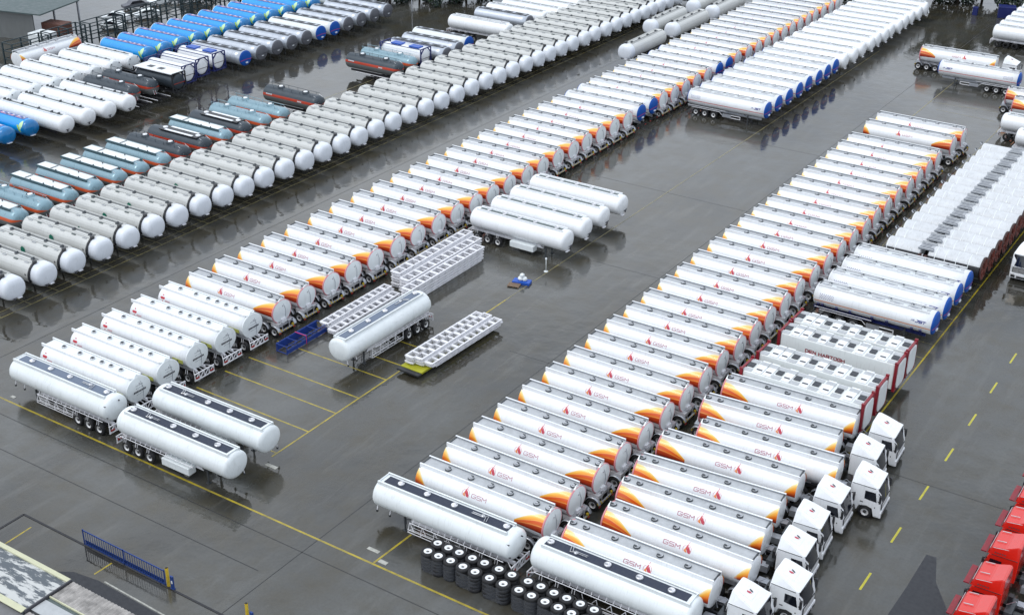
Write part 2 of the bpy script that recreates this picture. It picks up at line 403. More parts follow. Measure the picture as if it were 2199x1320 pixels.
def endplate(x, yo, m):
    mb = MB(); mb.box(x - .03, x + .03, -yo + .05, yo - .05, 3.12, 3.38, m); return mb.mesh('walkway_end_plate')
def rear_gear(L):      # valve boxes, pipes and lamps behind the tank end
    mb = MB(); mb.box(L - .5, L + .45, -1.0, -.35, 1.0, 1.3, CHASW); mb.box(L - .2, L + .40, .3, 1.0, 1.0, 1.25, GALV)
    mb.box(L + .05, L + .3, -.3, .25, 1.15, 1.55, WFRAME); mb.tube([(L - 1, -.9, 1.2), (L + .3, -.6, 1.32), (L + .38, .7, 1.2)], .07, STEEL)
    mb.tube([(L + .2, -.9, .95), (L + .45, .1, 1.35), (L + .2, .9, .95)], .05, STEEL); mb.lathe([(.13, 0), (.13, .12), (.001, .13)], DSTEEL, 12, 'x', (L + .3, -.5, 1.2))
    for s_ in (-1, 1): mb.bar((L - .3, s_*.5, 1.15), (L + .05, s_*.9, 1.9), .05, .05, WFRAME)
    return mb.mesh('valve_gear')
def railing(L, x0, x1, y, z, m, r=.03):
    mb = MB(); mb.tube([(x0, y, z), (x1, y, z)], r, m)
    x = x0 + .2
    while x < x1: mb.tube([(x, y, z), (x, y*.82, z + .28)], r*.7, m, 5); x += .55
    return mb.mesh('hose_rail')

# ---- livery A: white tank, orange swooshes, flame logo
def flame_logo(side_list=(-1, 1), x0=4.1):
    mb = MB()
    for sd_ in side_list:
        xx = x0 if sd_ < 0 else x0 + .75
        fn_ = on_tank(xx, radians(72), sd_); fn = lambda u, v: fn_(u*.9, v*.85)
        arc = [(.36 + .33*cos(radians(a)), .32 + .36*sin(radians(a))) for a in range(-40, 221, 20)]
        strokes(mb, [arc], .035, fn, LPINK)
        pts = [(.38, .98), (.33, .72), (.22, .45), (.30, .30), (.46, .05), (.62, .0), (.70, .14), (.56, .38), (.46, .58), (.44, .80)]
        c = (.45, .38); vs = [fn(*c)] + [fn(*p) for p in pts]; mb.add(vs, [(0, i + 1, (i + 1) % len(pts) + 1) for i in range(len(pts))], LRED)
        pts = [(.30, .52), (.12, .20), (.22, .06), (.40, .04), (.28, .26)]
        f2_ = on_tank(xx, radians(72), sd_, e=.016); fn2 = lambda u, v: f2_(u*.9, v*.85)
        vs = [fn2(.25, .2)] + [fn2(*p) for p in pts]; mb.add(vs, [(0, i + 1, (i + 1) % len(pts) + 1) for i in range(len(pts))], STRIPEO)
    return mb.mesh('flame_logo')
def gsm_text(x0=4.95):
    mb = MB()
    L, w = word('GSM', .34, .27, .10)
    strokes(mb, L, .045, on_tank(x0, radians(66), -1), LTXT)
    strokes(mb, L, .055, on_tank(x0 + w + .10, radians(66), 1), LTXT)
    return mb.mesh('lettering')
def end_disc(x, m, rim, a=1.22, b=1.08):
    mb = MB(); R = [ell(x - .06, a, b, 1.0, 40), ell(x - .05, a, b, 1.045, 40), ell(x + .05, a, b, 1.045, 40), ell(x + .055, a, b, .98, 40), ell(x + .11, a, b, .75, 40), ell(x + .16, a, b, .35, 40), ell(x + .17, a, b, .02, 40)]
    mb.rings(R, lambda i, k: rim if i < 3 else m, True, m, m)
    mb.add([(x - .1, -.38, 3.24), (x + .06, -.38, 3.24), (x - .02, 0, 3.56), (x - .1, .38, 3.24), (x + .06, .38, 3.24)], [(0, 1, 2), (1, 4, 2), (4, 3, 2), (3, 0, 2)], m)
    mb.lathe([(.07, 0), (.06, .05), (.001, .055)], STEEL, 10, 'x', (x + .14, .05, 2.75))
    mb.box(x + .07, x + .12, -.5, -.12, 1.9, 2.35, GALV)
    mb.tube([(x + .17, .3, 1.3), (x + .2, .35, 2.3), (x + .12, .2, 2.9)], .02, GALV, 5)
    return mb.mesh('rear_end_plate')
LB = 11.0
def gsm_template(lod=2):
    sh = shell(LB, .14, 0, lambda t, p: WHITE).mesh('tank_shell')
    t = [T('tank_shell', sh), T('rear_end_plate', end_disc(LB, WHITE2, LPINK if lod > 1 else WHITE2)),
         T('walkway', floor_mesh(.15, LB - .12, .52, FLOORL)),
         T('coaming', coaming_mesh(.02, LB - .12, -1, .57, WHITE, FLOOR)), T('coaming', coaming_mesh(.02, LB - .12, 1, .57, WHITE, FLOOR)),
         T('walkway_end_plate', endplate(.12, .57, DSTEEL)),
         *[T('rear_swoosh', decal_patch(swoosh_rear(LB), 26, 30, (q,)).mesh('rear_swoosh')) for q in (-1, 1)], *[T('nose_swoosh', decal_patch(swoosh_nose(), 14, 18, (q,)).mesh('nose_swoosh')) for q in (-1, 1)],
         T('chassis', chassis_mesh(LB, .6, LB + .42)), T('rear_bumper', BUMP_Y, (LB + .42, 0, 0)),
         T('valve_gear', rear_gear(LB)), T('axle_set', axle_mesh([LB + .02, LB - 1.25, LB - 2.52]))]
    t += [T('flame_logo', flame_logo((-1,))), T('flame_logo', flame_logo((1,))), T('lettering', gsm_text())]
    for x in (2.15, 4.17, 5.9, 7.55, 9.75, 10.75): t.append(T('manhole_cover', H_D, (x, -.02, 3.30)))
    t += wheels([LB + .02, LB - 1.25, LB - 2.52], lod=lod)
    for x in (LB + .02, LB - 1.25, LB - 2.52):
        for s_ in (-1, 1): t.append(T('mudguard', GUARD, (x, s_*1.08, .52)))
    for s_ in (-1, 1): t.append(T('landing_leg', LEG, (2.6, s_*.62, 0)))
    return t
# ---- livery B: plain white domed tank with dark anti-slip strip
def band_mesh(x0, x1, w, m, z=3.285):
    mb = MB(); mb.box(x0, x1, -w, w, z, z + .02, m); return mb.mesh('anti_slip_strip')
LN = 12.1
def pipes_on_top(x, m=STEEL):
    mb = MB(); mb.tube([(x - .9, .12, 3.36), (x, .12, 3.36), (x + .35, .22, 3.36), (x + .55, -.42, 3.42)], .03, m, 5)
    mb.tube([(x - .9, -.02, 3.36), (x - .1, -.02, 3.36), (x + .2, .08, 3.36), (x + .4, -.45, 3.42)], .03, m, 5)
    mb.lathe([(.16, 0), (.16, .1), (.001, .12)], m, 12, 'z', (x - .05, .1, 3.31)); return mb.mesh('vent_pipes')
def cage_mesh(x0, x1, y=-1.12, m=WFRAME):
    mb = MB(); z0, z1 = .42, 1.22
    for z in (z0, z0 + .22): mb.tube([(x0, y, z), (x1, y, z)], .028, m, 5); mb.tube([(x0, y + .35, z), (x1, y + .35, z)], .02, m, 5)
    n = int((x1 - x0)/.95)
    for i in range(n + 1):
        x = x0 + (x1 - x0)*i/n
        mb.tube([(x, y, z0), (x + .12, y + .1, z1)], .03, m, 5)
        if i < n: mb.tube([(x + .12, y + .1, z1), (x + .55, y, z0 + .22)], .025, m, 5); mb.tube([(x, y, z0), (x, y + .4, z0)], .025, m, 5)
    return mb.mesh('side_guard_cage')
def rungs_mesh(xs, m=WFRAME):
    mb = MB()
    for x in xs:
        for s_ in (-1, 1):
            for d in (-.1, .1): mb.tube([(x + d, s_*1.2, 1.35), (x + d, s_*1.3, .98)], .022, m, 5)
    return mb.mesh('guard_stays')
def rear_truss(L, m=WFRAME):
    mb = MB()
    for z in (.45, 1.05):
        mb.tube([(L + .35, -1.15, z), (L + .35, 1.15, z)], .055, m, 6)
    for y in (-1.1, -.55, 0, .55, 1.1):
        mb.tube([(L + .35, y, .45), (L + .35, y, 1.05)], .05, m, 6); mb.tube([(L - .4, y*.5, 1.1), (L + .35, y, .95)], .03, m, 5)
        if y < 1: mb.tube([(L + .35, y, .45), (L + .35, y + .55, 1.05)], .045, m, 5)
    for s_ in (-1, 1): mb.box(L + .36, L + .42, s_*.85 - .2, s_*.85 + .2, .62, .74, LAMPR)
    return mb.mesh('rear_truss')
def dark_template(strip, lod=2, side_boxes=False, hs=(1.95, 4.25, 6.6, 10.95), px=9.0):
    sh = shell(LN, .45, .55, lambda t, p: WHITE2, 1.24, 1.09).mesh('tank_shell')
    ax = [LN - 1.15, LN - 2.42, LN - 3.7]
    t = [T('tank_shell', sh), T('coaming', coaming_mesh(.35, LN - .75, -1, .62, WHITE2, FLOORL, 3.1, 3.36)), T('coaming', coaming_mesh(.35, LN - .75, 1, .62, WHITE2, FLOORL, 3.1, 3.36)),
         T('anti_slip_strip', band_mesh(.7, LN - .85, .40, strip)), T('walkway', floor_mesh(.4, LN - .8, .56, WHITE2, 3.25)),
         T('walkway_end_plate', endplate(.42, .62, WHITE2)), T('chassis', chassis_mesh(LN, 3.2, LN - .1, WFRAME)),
         T('rear_truss', rear_truss(LN - .35)), T('axle_set', axle_mesh(ax)), T('guard_stays', rungs_mesh(ax)),
         T('hose_rail', railing(LN, 3.6, LN - .6, -1.22, 1.36, WFRAME)), T('hose_rail', railing(LN, 3.6, LN - .6, 1.22, 1.36, WFRAME)),
         T('vent_pipes', pipes_on_top(px))]
    for x in hs: t.append(T('manhole_cover', H_W, (x, .02, 3.30)))
    t += wheels(ax, 1.1, lod)
    for s_ in (-1, 1): t.append(T('landing_leg', LEG, (2.7, s_*.62, 0)))
    cm = cage_mesh(3.3, ax[2] - .75)
    if side_boxes:
        mb = MB(); mb.box(0, 2.9, -.38, .38, .5, 1.12, WHITE2); bm_ = bev_mesh(mb, 'hose_box', .05)
        t += [T('hose_box', bm_, (4.0, s_*.95, 0)) for s_ in (-1, 1)]
    else: t += [T('side_guard_cage', cm), T('side_guard_cage', cage_mesh(3.3, ax[2] - .75, 1.12))]
    for x in (.35, 1.5):
        mb = MB(); mb.tube([(0, -.75, 1.35), (0, -.85, 1.0)], .04, WFRAME, 6); mb.lathe([(.08, 0), (.08, -.14), (.001, -.15)], DSTEEL, 10, 'z', (0, -.85, 1.0))
        t.append(T('coupling_lamp', mb.mesh('coupling_lamp'), (x, 0, 0)))
    mb = MB()
    for (x, y, z) in ((LN - .42, -1.0, 2.75), (LN - .1, .2, 2.9), (LN - .3, -1.0, 1.75)): mb.box(x - .16, x + .16, y - .04, y + .04, z - .035, z + .035, INK)
    t.append(T('marker_lamps', mb.mesh('marker_lamps')))
    return t
def diamond_template():
    L = 10.75
    sh = shell(L, .12, 0, lambda t, p: WHITE).mesh('tank_shell')
    ax = [L - .1, L - 1.38, L - 2.65]
    t = [T('tank_shell', sh), T('rear_end_plate', end_disc(L, WHITE2, WHITE2)), T('walkway', floor_mesh(.1, L - .1, .52, WHITE2)),
         T('coaming', coaming_mesh(-.25, L - .2, -1, .58, WHITE, WHITE2, 3.08, 3.34)), T('coaming', coaming_mesh(-.25, L - .2, 1, .58, WHITE, WHITE2, 3.08, 3.34)),
         T('chassis', chassis_mesh(L, .6, L + .3, WFRAME)), T('rear_truss', rear_truss(L + .35)), T('axle_set', axle_mesh(ax)), T('guard_stays', rungs_mesh(ax))]
    mb = MB(); 
    for sd_ in (-1, 1):
        xx = .38 if sd_ < 0 else .9
        fn = on_tank(xx, radians(88), sd_); mb.add([fn(.0, .38), fn(.3, 0), fn(.6, .38), fn(.3, .76)], [(0, 1, 2, 3)], RED)
        for k in range(5): fn2 = on_tank(xx + (.55 if sd_ < 0 else -.55), radians(84), sd_); mb.add([fn2(.1 + k*.12, 0), fn2(.18 + k*.12, 0), fn2(.18 + k*.12, .12), fn2(.1 + k*.12, .12)], [(0, 1, 2, 3)], LPINK)
    t.append(T('flammable_placard', mb.mesh('flammable_placard')))
    for sd_ in (-1, 1):
        mb = MB(); y = sd_*1.225; mb.box(-.62, .62, min(y, y + .03*sd_), max(y, y + .03*sd_), 1.80, 2.12, YSIGN); mb.box(-.08, .08, min(y, y + .04*sd_), max(y, y + .04*sd_), 1.86, 2.06, INK); mb.box(-.6, .6, min(y, y + .035*sd_), max(y, y + .035*sd_), 1.66, 1.74, INK)
        t.append(T('hazard_panel', mb.mesh('hazard_panel'), (L - 1.05, 0, 0)))
    mb = MB()
    for k in range(8): mb.box(L + .165, L + .185, -.62 + k*.16, -.5 + k*.16, 2.0 + .02*(k % 2), 2.16, INK)
    for k in range(5):
        for z in (2.35, 2.6, 1.8): mb.box(L + .155, L + .175, -.34 + k*.16, -.27 + k*.16, z, z + .05, FLOOR)
    t.append(T('rear_notice', mb.mesh('rear_notice')))
    for x in (1.9, 3.9, 5.45, 6.6, 7.7, 8.9): t.append(T('manhole_cover', H_G, (x, .0, 3.30)))
    t += wheels(ax)
    for s_ in (-1, 1): t.append(T('landing_leg', LEGW, (2.6, s_*.62, 0)))
    return t
# ---- livery C: white with blue end dishes, chequer of navy dots (rear at +x)
LJ = 11.0
def dish(x, sgn, m, stripe, a=1.22, b=1.08, d=.28):
    mb = MB(); R = []
    for u in (0, .35, .7, 1): R.append(ell(x + sgn*d*u, a, b, max((1 - u**2.4)**(1/2.4), .03), 40))
    mb.rings(R if sgn > 0 else R[::-1], lambda i, k: m, True, m, m)
    if stripe:
        vs = []; n = 14
        for i in range(n + 1):
            y = -1.13 + 2.26*i/n; zz = 1.95 + .10*cos(y*1.4)
            for dz in (-.045, .045):
                rr = min(.999, sqrt((y/a)**2 + ((zz + dz - ZC)/b)**2)); u = (1 - rr**2.4)**(1/2.4)
                vs.append((x + sgn*(d*u + .012), y, zz + dz))
        mb.add(vs, [(2*i, 2*i + 1, 2*i + 3, 2*i + 2) for i in range(n)] + [(2*i + 2, 2*i + 3, 2*i + 1, 2*i) for i in range(n)], stripe)
        mb.box(min(x + sgn*.2, x + sgn*.34), max(x + sgn*.2, x + sgn*.34), -.2, .2, 1.52, 1.68, WHITE)
    return mb.mesh('end_dish')
def jst_template(stripe=STRIPER, blue_supports=False, both=True, lod=2):
    sh = shell(LJ, 0, 0, lambda t, p: WHITE).mesh('tank_shell'); ax = [LJ - 1.3, LJ - 2.6, LJ - 3.9]
    t = [T('tank_shell', sh), T('end_dish', dish(0, -1, BLUE, MAG)), T('end_dish', dish(LJ, 1, BLUE if both else WHITE2, MAG if both else None)),
         T('walkway', floor_mesh(.5, LJ - .12, .5, FLOORL)), T('coaming', coaming_mesh(.45, LJ - .05, -1, .56, WHITE, FLOORL, 3.08, 3.34)), T('coaming', coaming_mesh(.45, LJ - .05, 1, .56, WHITE, FLOORL, 3.08, 3.34)),
         T('walkway_end_plate', endplate(LJ - .1, .56, DSTEEL)),
         T('chassis', chassis_mesh(LJ, .5, LJ + .2, DBLUE if blue_supports else GALV)), T('axle_set', axle_mesh(ax)), T('rear_bumper', BUMP_K, (LJ + .1, 0, 0))]
    def sf(u, v): return .02 + (LJ - .04)*u, radians(101) + (v - .5)*radians(4.6), (0, 0, 0)
    t += [T('side_stripe', decal_patch(sf, 20, 1, (q,), material=stripe).mesh('side_stripe')) for q in (-1, 1)]
    mb = MB()
    for sd_ in (-1, 1):       # letters sit near the front (x small)
        L, w = word('JST', .26, .20, .06, .25); x0 = .55 if sd_ < 0 else .55 + w + .4
        if sd_ < 0: fnL = on_tank(x0 + .4, radians(80), -1)
        else: fnL = on_tank(x0 - .4, radians(80), 1)
        strokes(mb, L, .075, fnL, NAVYINK)
        strokes(mb, [[(0, 0), (.06, .16), (.28, .2)], [(.12, .0), (.17, .12), (.27, .13)], [(.26, .0), (.3, .15)]], .035, on_tank(x0, radians(80), sd_), NAVYINK)
    t.append(T('lettering', mb.mesh('lettering')))
    mb = MB()
    for sd_ in (-1, 1):
        x0 = LJ - 1.9 if sd_ < 0 else LJ - .5; fn = on_tank(x0, radians(84), sd_)
        for r_ in range(5):
            for c_ in range(7):
                u, v = c_*.2 + (r_ % 2)*.1, r_*.10
                mb.add([fn(u - .045, v), fn(u, v - .045), fn(u + .045, v), fn(u, v + .045)], [(0, 1, 2, 3)], NAVYINK)
    t.append(T('dot_pattern', mb.mesh('dot_pattern')))
    for x in (1.2, 2.2, 4.3, 6.3, 8.2, 10.0): t.append(T('manhole_cover', H_G, (x, -.05, 3.3)))
    mb = MB()
    for k in range(12): mb.box(.8 + k*.85, 1.25 + k*.85, .18, .40, 3.31, 3.36, GALV if k % 2 else WHITE2)
    mb.tube([(.6, .25, 3.42), (LJ - .5, .28, 3.42)], .025, WHITE2, 5); t.append(T('top_pipework', mb.mesh('top_pipework')))
    t += wheels(ax, lod=lod)
    mb = MB(); x0, x1 = ax[2] - .8, ax[0] + .7
    for s_ in (-1, 1):
        mb.tube([(x0 - .4, s_*1.14, .75), (x0, s_*1.14, 1.1), (x1, s_*1.14, 1.1)], .035, WFRAME, 6); mb.tube([(x0 - .9, s_*1.2, 1.34), (x1 + .5, s_*1.2, 1.34)], .03, WFRAME, 6)
    t.append(T('wheel_arch_rail', mb.mesh('wheel_arch_rail')))
    mb = MB()
    for s_ in (-1, 1):
        mb.box(x0 - 1.7, x0 - .45, s_*1.1 - .03, s_*1.1 + .03, .5, .95, GALV)
        for z in (.5, .85): mb.box(x0 - 3.0, x0 - 1.7, s_*1.1 - .03, s_*1.1 + .03, z, z + .08, WFRAME)
        mb.box(x0 - 3.05, x0 - 2.97, s_*1.1 - .03, s_*1.1 + .03, .5, .93, WFRAME)
    t.append(T('side_guard', mb.mesh('side_guard')))
    if blue_supports:
        mb = MB()
        for x in (.9, 1.7, 4.0, 5.4, 7.5, 8.8, 10.2, 10.6):
            for s_ in (-1, 1): mb.bar((x, s_*.62, .95), (x, s_*1.2, 1.72), .22, .1, DBLUE)
        t.append(T('tank_support', mb.mesh('tank_support')))
    for s_ in (-1, 1): t.append(T('landing_leg', LEG, (2.4, s_*.62, 0)))
    return t
def plain_template(strip=DSTRIP, L=11.6, lod=1, boxes=False):
    sh = shell(L, .5, .55, lambda t, p: WHITE, 1.24, 1.1).mesh('tank_shell'); ax = [L - 1.2, L - 2.5, L - 3.8]
    t = [T('tank_shell', sh), T('anti_slip_strip', band_mesh(.9, L - .9, .2, strip, 3.29)), T('coaming', coaming_mesh(.6, L - .7, -1, .46, WHITE, WHITE2, 3.12, 3.36)), T('coaming', coaming_mesh(.6, L - .7, 1, .46, WHITE, WHITE2, 3.12, 3.36)),
         T('chassis', chassis_mesh(L, 2.8, L - .1, WFRAME)), T('axle_set', axle_mesh(ax)), T('rear_truss', rear_truss(L - .35))]
    for x in (1.6, 4.2, 6.1, 8.0, 9.9): t.append(T('manhole_cover', H_W, (x, .0, 3.31)))
    t += wheels(ax, lod=lod)
    for s_ in (-1, 1): t.append(T('landing_leg', LEG, (2.5, s_*.62, 0)))
    mb = MB(); mb.box(-.12, .05, -.32, -.24, 1.35, 1.65, INK); mb.box(-.14, .0, -.5, .1, 1.6, 1.66, INK); mb.box(-.1, .1, -.1, .5, 1.12, 1.2, WFRAME)
    t.append(T('king_pin_lamp', mb.mesh('king_pin_lamp'), (.12, 0, 0)))
    t.append(T('hose_rail', railing(L, 1.4, L - .5, -1.2, 1.3, WFRAME))); t.append(T('guard_stays', rungs_mesh(ax)))
    if boxes:
        mb = MB(); mb.box(0, 2.9, -.38, .38, .5, 1.12, WHITE2); bm_ = bev_mesh(mb, 'hose_box', .05)
        t += [T('hose_box', bm_, (3.6, s_*.95, 0)) for s_ in (-1, 1)]
    return t
# ---- livery D: warm grey angular tank, pale nose, black hose arc near the nose (nose at +x)
LG = 11.2
def grey_template(green=True, big=True):
    mb = MB(); R = [octr(.12, .93), octr(.0, .90), octr(0, 1.0), octr(LG - 1.15, 1.0)]
    mb.rings(R, lambda i, k: CGREY, False, CGREY, None)
    t = [T('tank_shell', mb.mesh('tank_shell'))]
    mb = MB(); R = [octr(LG - 1.15, 1.0), octr(LG - .45, 1.0), octr(LG - .22, .95, dz=-.02), octr(LG - .05, .80, dz=-.05), octr(LG + .02, .5, dz=-.08), octr(LG + .04, .05, dz=-.08)]
    mb.rings(R, lambda i, k: CNOSE, True, None, CNOSE); t.append(T('nose', mb.mesh('nose')))
    pts = []
    for (y, z) in ((-.42, 3.36), (-.78, 3.16), (-1.06, 2.88), (-1.22, 2.6), (-1.31, 2.3), (-1.31, 1.95), (-1.2, 1.6)): pts.append((LG - 1.22, y, z))
    mb = MB(); mb.tube(pts, .14, PLBLK, 8); mb.lathe([(.22, -.08), (.24, .14), (.001, .16)], PLBLK, 10, 'z', (LG - 1.22, -.42, 3.38))
    t.append(T('vapour_hose', mb.mesh('vapour_hose')))
    mb = MB(); mb.add([(LG - 1.95, -1.262, 2.22), (LG - 1.83, -1.262, 2.36), (LG - 1.71, -1.262, 2.22), (LG - 1.83, -1.262, 2.08)], [(0, 1, 2, 3)], INK); t.append(T('side_marker', mb.mesh('side_marker')))
    if green:
        s_ = 1.5 if big else .7
        mb = MB(); x = 4.6; mb.add([(x - .22*s_, -1.265, 2.05), (x + .26*s_, -1.265, 1.98), (x + .2*s_, -1.265, 2.05 + .35*s_), (x - .02, -1.262, 2.1 + .42*s_), (x - .2*s_, -1.265, 2.05 + .3*s_)], [(0, 1, 2, 3, 4)], GRN); t.append(T('emblem', mb.mesh('emblem')))
        mb = MB()
        for k in range(4): mb.box(.35 + k*.16, .46 + k*.16, -1.268, -1.255, 2.1, 2.2, INK)
        for k in range(3): mb.box(.4 + k*.16, .5 + k*.16, -1.268, -1.255, 1.95, 2.02, INK)
        t.append(T('lettering', mb.mesh('lettering')))
    for s_, y in ((-1, .52), (1, .52)):
        mb = MB(); mb.box(.1, LG - 1.3, s_*y - .03, s_*y + .03, 3.28, 3.36, CGREY); t.append(T('coaming', mb.mesh('coaming')))
    mb = MB()
    for y in (.18, .3): mb.tube([(1.0, y, 3.32), (LG - 1.5, y, 3.32)], .025, DSTEEL, 5)
    mb.tube([(.6, -.2, 3.31), (LG - 1.5, -.22, 3.31)], .03, CGREY, 5)
    for x in (.6, 2.0, 3.7, 5.5, 7.2, 8.8): mb.box(x, x + .55, -.72, -.6, 3.2, 3.27, DSTRIP if x in (2.0, 7.2) else FLOORL)
    t.append(T('top_pipework', mb.mesh('top_pipework')))
    for x in (1.5, 4.1, 6.7, 9.1): t.append(T('manhole_cover', H_B, (x, .05, 3.28)))
    t.append(T('chassis', chassis_mesh(LG, .2, 9.0, CHASB)))
    mb = MB(); mb.box(LG - .2, LG + .02, -.55, -.1, 1.28, 1.34, INK); mb.box(LG - .1, LG + .04, -.42, -.3, 1.12, 1.3, INK); mb.box(LG - .3, LG + .06, .05, .5, 1.16, 1.24, WFRAME); t.append(T('king_pin_lamp', mb.mesh('king_pin_lamp')))
    t += wheels([1.2, 2.5, 3.8], lod=1)
    for s_ in (-1, 1): t.append(T('landing_leg', LEG, (7.8, s_*.62, 0)))
    return t
# ---- livery E: silver-blue tank with orange band, ladder at +x end
def band_shell(L, d0, d1, cols, a=1.2, b=1.1):
    def mf(t, p):
        q = p if p <= 180 else 360 - p
        for lim, m in cols:
            if q <= lim: return m
        return cols[-1][1]
    return shell(L, d0, d1, mf, a, b).mesh('tank_shell')
def ladder(x, z0, z1, y, m, w=.36):
    mb = MB(); xa, xb = x
    for s_ in (-1, 1): mb.tube([(xa, y + s_*w/2, z1), (xb, y + s_*w/2, z0)], .03, m, 5)
    n = 8
    for i in range(n): f = (i + .5)/n; mb.tube([(xa + (xb - xa)*f, y - w/2, z1 + (z0 - z1)*f), (xa + (xb - xa)*f, y + w/2, z1 + (z0 - z1)*f)], .02, RED if i > 4 else m, 5)
    return mb.mesh('ladder')
def silver_template(roof=True, domes=False, dark=False, strips=False):
    L = 9.6
    up, ob, un = (SLB, ORD, UND) if dark else (SILB, ORB, UND)
    t = [T('tank_shell', band_shell(L, .5, .8, [(72, up), (93, ob), (180, un)]))]
    if roof:
        mb = MB(); mb.box(.1, L - 1.3, -.62, .62, 3.30, 3.40, WHITE2); mb.box(.1, L - 1.0, -.72, -.62, 3.2, 3.44, SILBD); mb.box(.1, L - 1.0, .62, .72, 3.2, 3.44, SILBD)
        mb.box(2.3, 2.5, -.5, .5, 3.40, 3.44, UND); t.append(T('roof_deck', mb.mesh('roof_deck')))
        mb = MB()
        for x, y in ((3.4, -.6), (5.6, -.6), (7.2, -.6), (6.0, .4)): mb.lathe([(.07, 0), (.07, .12), (.001, .13)], INK, 8, 'z', (x, y, 3.42))
        t.append(T('vent_caps', mb.mesh('vent_caps')))
    if domes:
        mb = MB(); mb.lathe([(.5, -.1), (.5, .22), (.42, .28)], SLB if dark else SILB, 18); mb.lathe([(.3, .26), (.28, .32), (.001, .34)], WHITE, 14)
        dm = mb.mesh('manhole_dome'); t += [T('manhole_dome', dm, (2.6, 0, 3.2)), T('manhole_dome', dm, (6.9, 0, 3.2))]
        mb = MB()
        for y in (-.62, .62):
            mb.tube([(.3, y, 3.55), (L - .8, y, 3.45)], .03, up, 5)
            for x in (.4, 1.8, 3.4, 5.0, 6.4, 8.2): mb.tube([(x, y, 3.0), (x, y, 3.5)], .025, up, 5)
        t.append(T('guard_rail', mb.mesh('guard_rail')))
    if strips:
        mb = MB(); mb.box(2.1, L - 1.2, -.75, .75, 3.24, 3.36, PLBLK); mb.box(3.0, L - 2.0, -.72, -.38, 3.37, 3.42, WHITE); mb.box(3.0, L - 2.0, .4, .72, 3.37, 3.42, WHITE); t.append(T('roof_deck', mb.mesh('roof_deck')))
        mb = MB(); mb.lathe([(.3, 0), (.3, .12), (.001, .14)], WHITE, 14); hm = mb.mesh('manhole_cover'); t += [T('manhole_cover', hm, (2.5, 0, 3.36)), T('manhole_cover', hm, (L - 1.6, 0, 3.36))]
        mb = MB(); mb.lathe([(.2, 0), (.18, .04), (.001, .05)], MOON if 0 else WHITE2, 12, 'x', (L - .18, -.35, 1.9)); t.append(T('lamp', mb.mesh('lamp')))
        mb = MB()
        for k in range(5): mb.box(1.0 + k*.16, 1.1 + k*.16, -1.22, -1.19, 1.95, 2.1, WHITE)
        for k in range(3): mb.lathe([(.12, 0), (.001, .01)], WHITE, 8, 'y', (4.6 + k*.42, -1.21, 2.25), False)
        t.append(T('lettering', mb.mesh('lettering')))
    if not strips:
        mb = MB()
        for k in range(6): mb.box(.9 + k*.18, 1.03 + k*.18, -1.21, -1.175, 2.4, 2.55, SILBD if not dark else WHITE)
        for k in range(4): mb.box(6.4 + k*.18, 6.53 + k*.18, -1.21, -1.175, 2.25, 2.4, SILBD if not dark else WHITE)
        t.append(T('lettering', mb.mesh('lettering')))
    t.append(T('ladder', ladder((L - .55, L + .12), 1.3, 3.15, -.1, WFRAME)))
    mb = MB()
    for y in (-.5, .1, .6): mb.tube([(L - .9, y, 3.3), (L - .35, y, 3.05), (L - .1, y, 2.5)], .03, STEEL, 5)
    mb.box(L - .75, L - .35, -.75, -.45, 2.75, 2.98, STEEL); mb.box(L - .55, L - .3, -.2, .1, 2.9, 3.05, DSTEEL); t.append(T('end_fittings', mb.mesh('end_fittings')))
    mb = MB()
    for s_ in (-1, 1): mb.box(.8, L + 1.6, s_*.5 - .06, s_*.5 + .06, .85, 1.12, CHASB); mb.tube([(2.2, s_*1.15, 1.0), (L + 1.6, s_*1.15, 1.0)], .045, WFRAME, 6)
    t.append(T('chassis', mb.mesh('chassis')))
    t += wheels([5.9, 7.2, 8.5], lod=1)
    return t
# ---- livery F: vivid blue tanks
def blue_template():
    L = 10.2
    def mf(t, p): return TEALD if t > 0 else (WHITE2 if t < 0 else SKYB)
    t = [T('tank_shell', shell(L, .35, .8, mf, 1.22, 1.08).mesh('tank_shell'))]
    mb = MB(); mb.box(.6, L - 1.2, -.34, .34, 3.27, 3.31, mat('lilac roof strip', (.20, .24, .50), .5, var=.3, vs=4))
    for k in range(16):
        x = .9 + k*.5; mb.box(x, x + .32, -.24, -.12 + .1*(k % 2), 3.311, 3.33, LPINK if k % 3 else INK); mb.box(x, x + .28, .05, .2, 3.311, 3.33, WHITE if k % 2 else NAVYINK)
    t.append(T('roof_lettering', mb.mesh('roof_lettering')))
    def mfn(u, v):   # crescent near the front end
        ph = radians(28 + 62*v); w = .62*sin(pi*min(1, v*.92 + .06))
        return L - .98 - .05 + (u - .5)*w, ph, (0, 0, 0)
    t += [T('crescent', decal_patch(mfn, 4, 12, (q,), material=MOON).mesh('crescent')) for q in (-1, 1)]
    def lf(u, v): return L - 1.75 + (u)*.3 + v*.55, radians(62 + 45*v), (0, 0, 0)
    t += [T('streak', decal_patch(lf, 2, 10, (q,), material=LIME).mesh('streak')) for q in (-1, 1)]
    t.append(T('chassis', chassis_mesh(L, .4, 8.5, CHASB))); t += wheels([1.2, 2.5, 3.8], lod=1)
    mb = MB(); mb.box(L - .3, L + .02, -.45, .2, 1.35, 1.42, WFRAME); t.append(T('king_pin_lamp', mb.mesh('king_pin_lamp')))
    return t
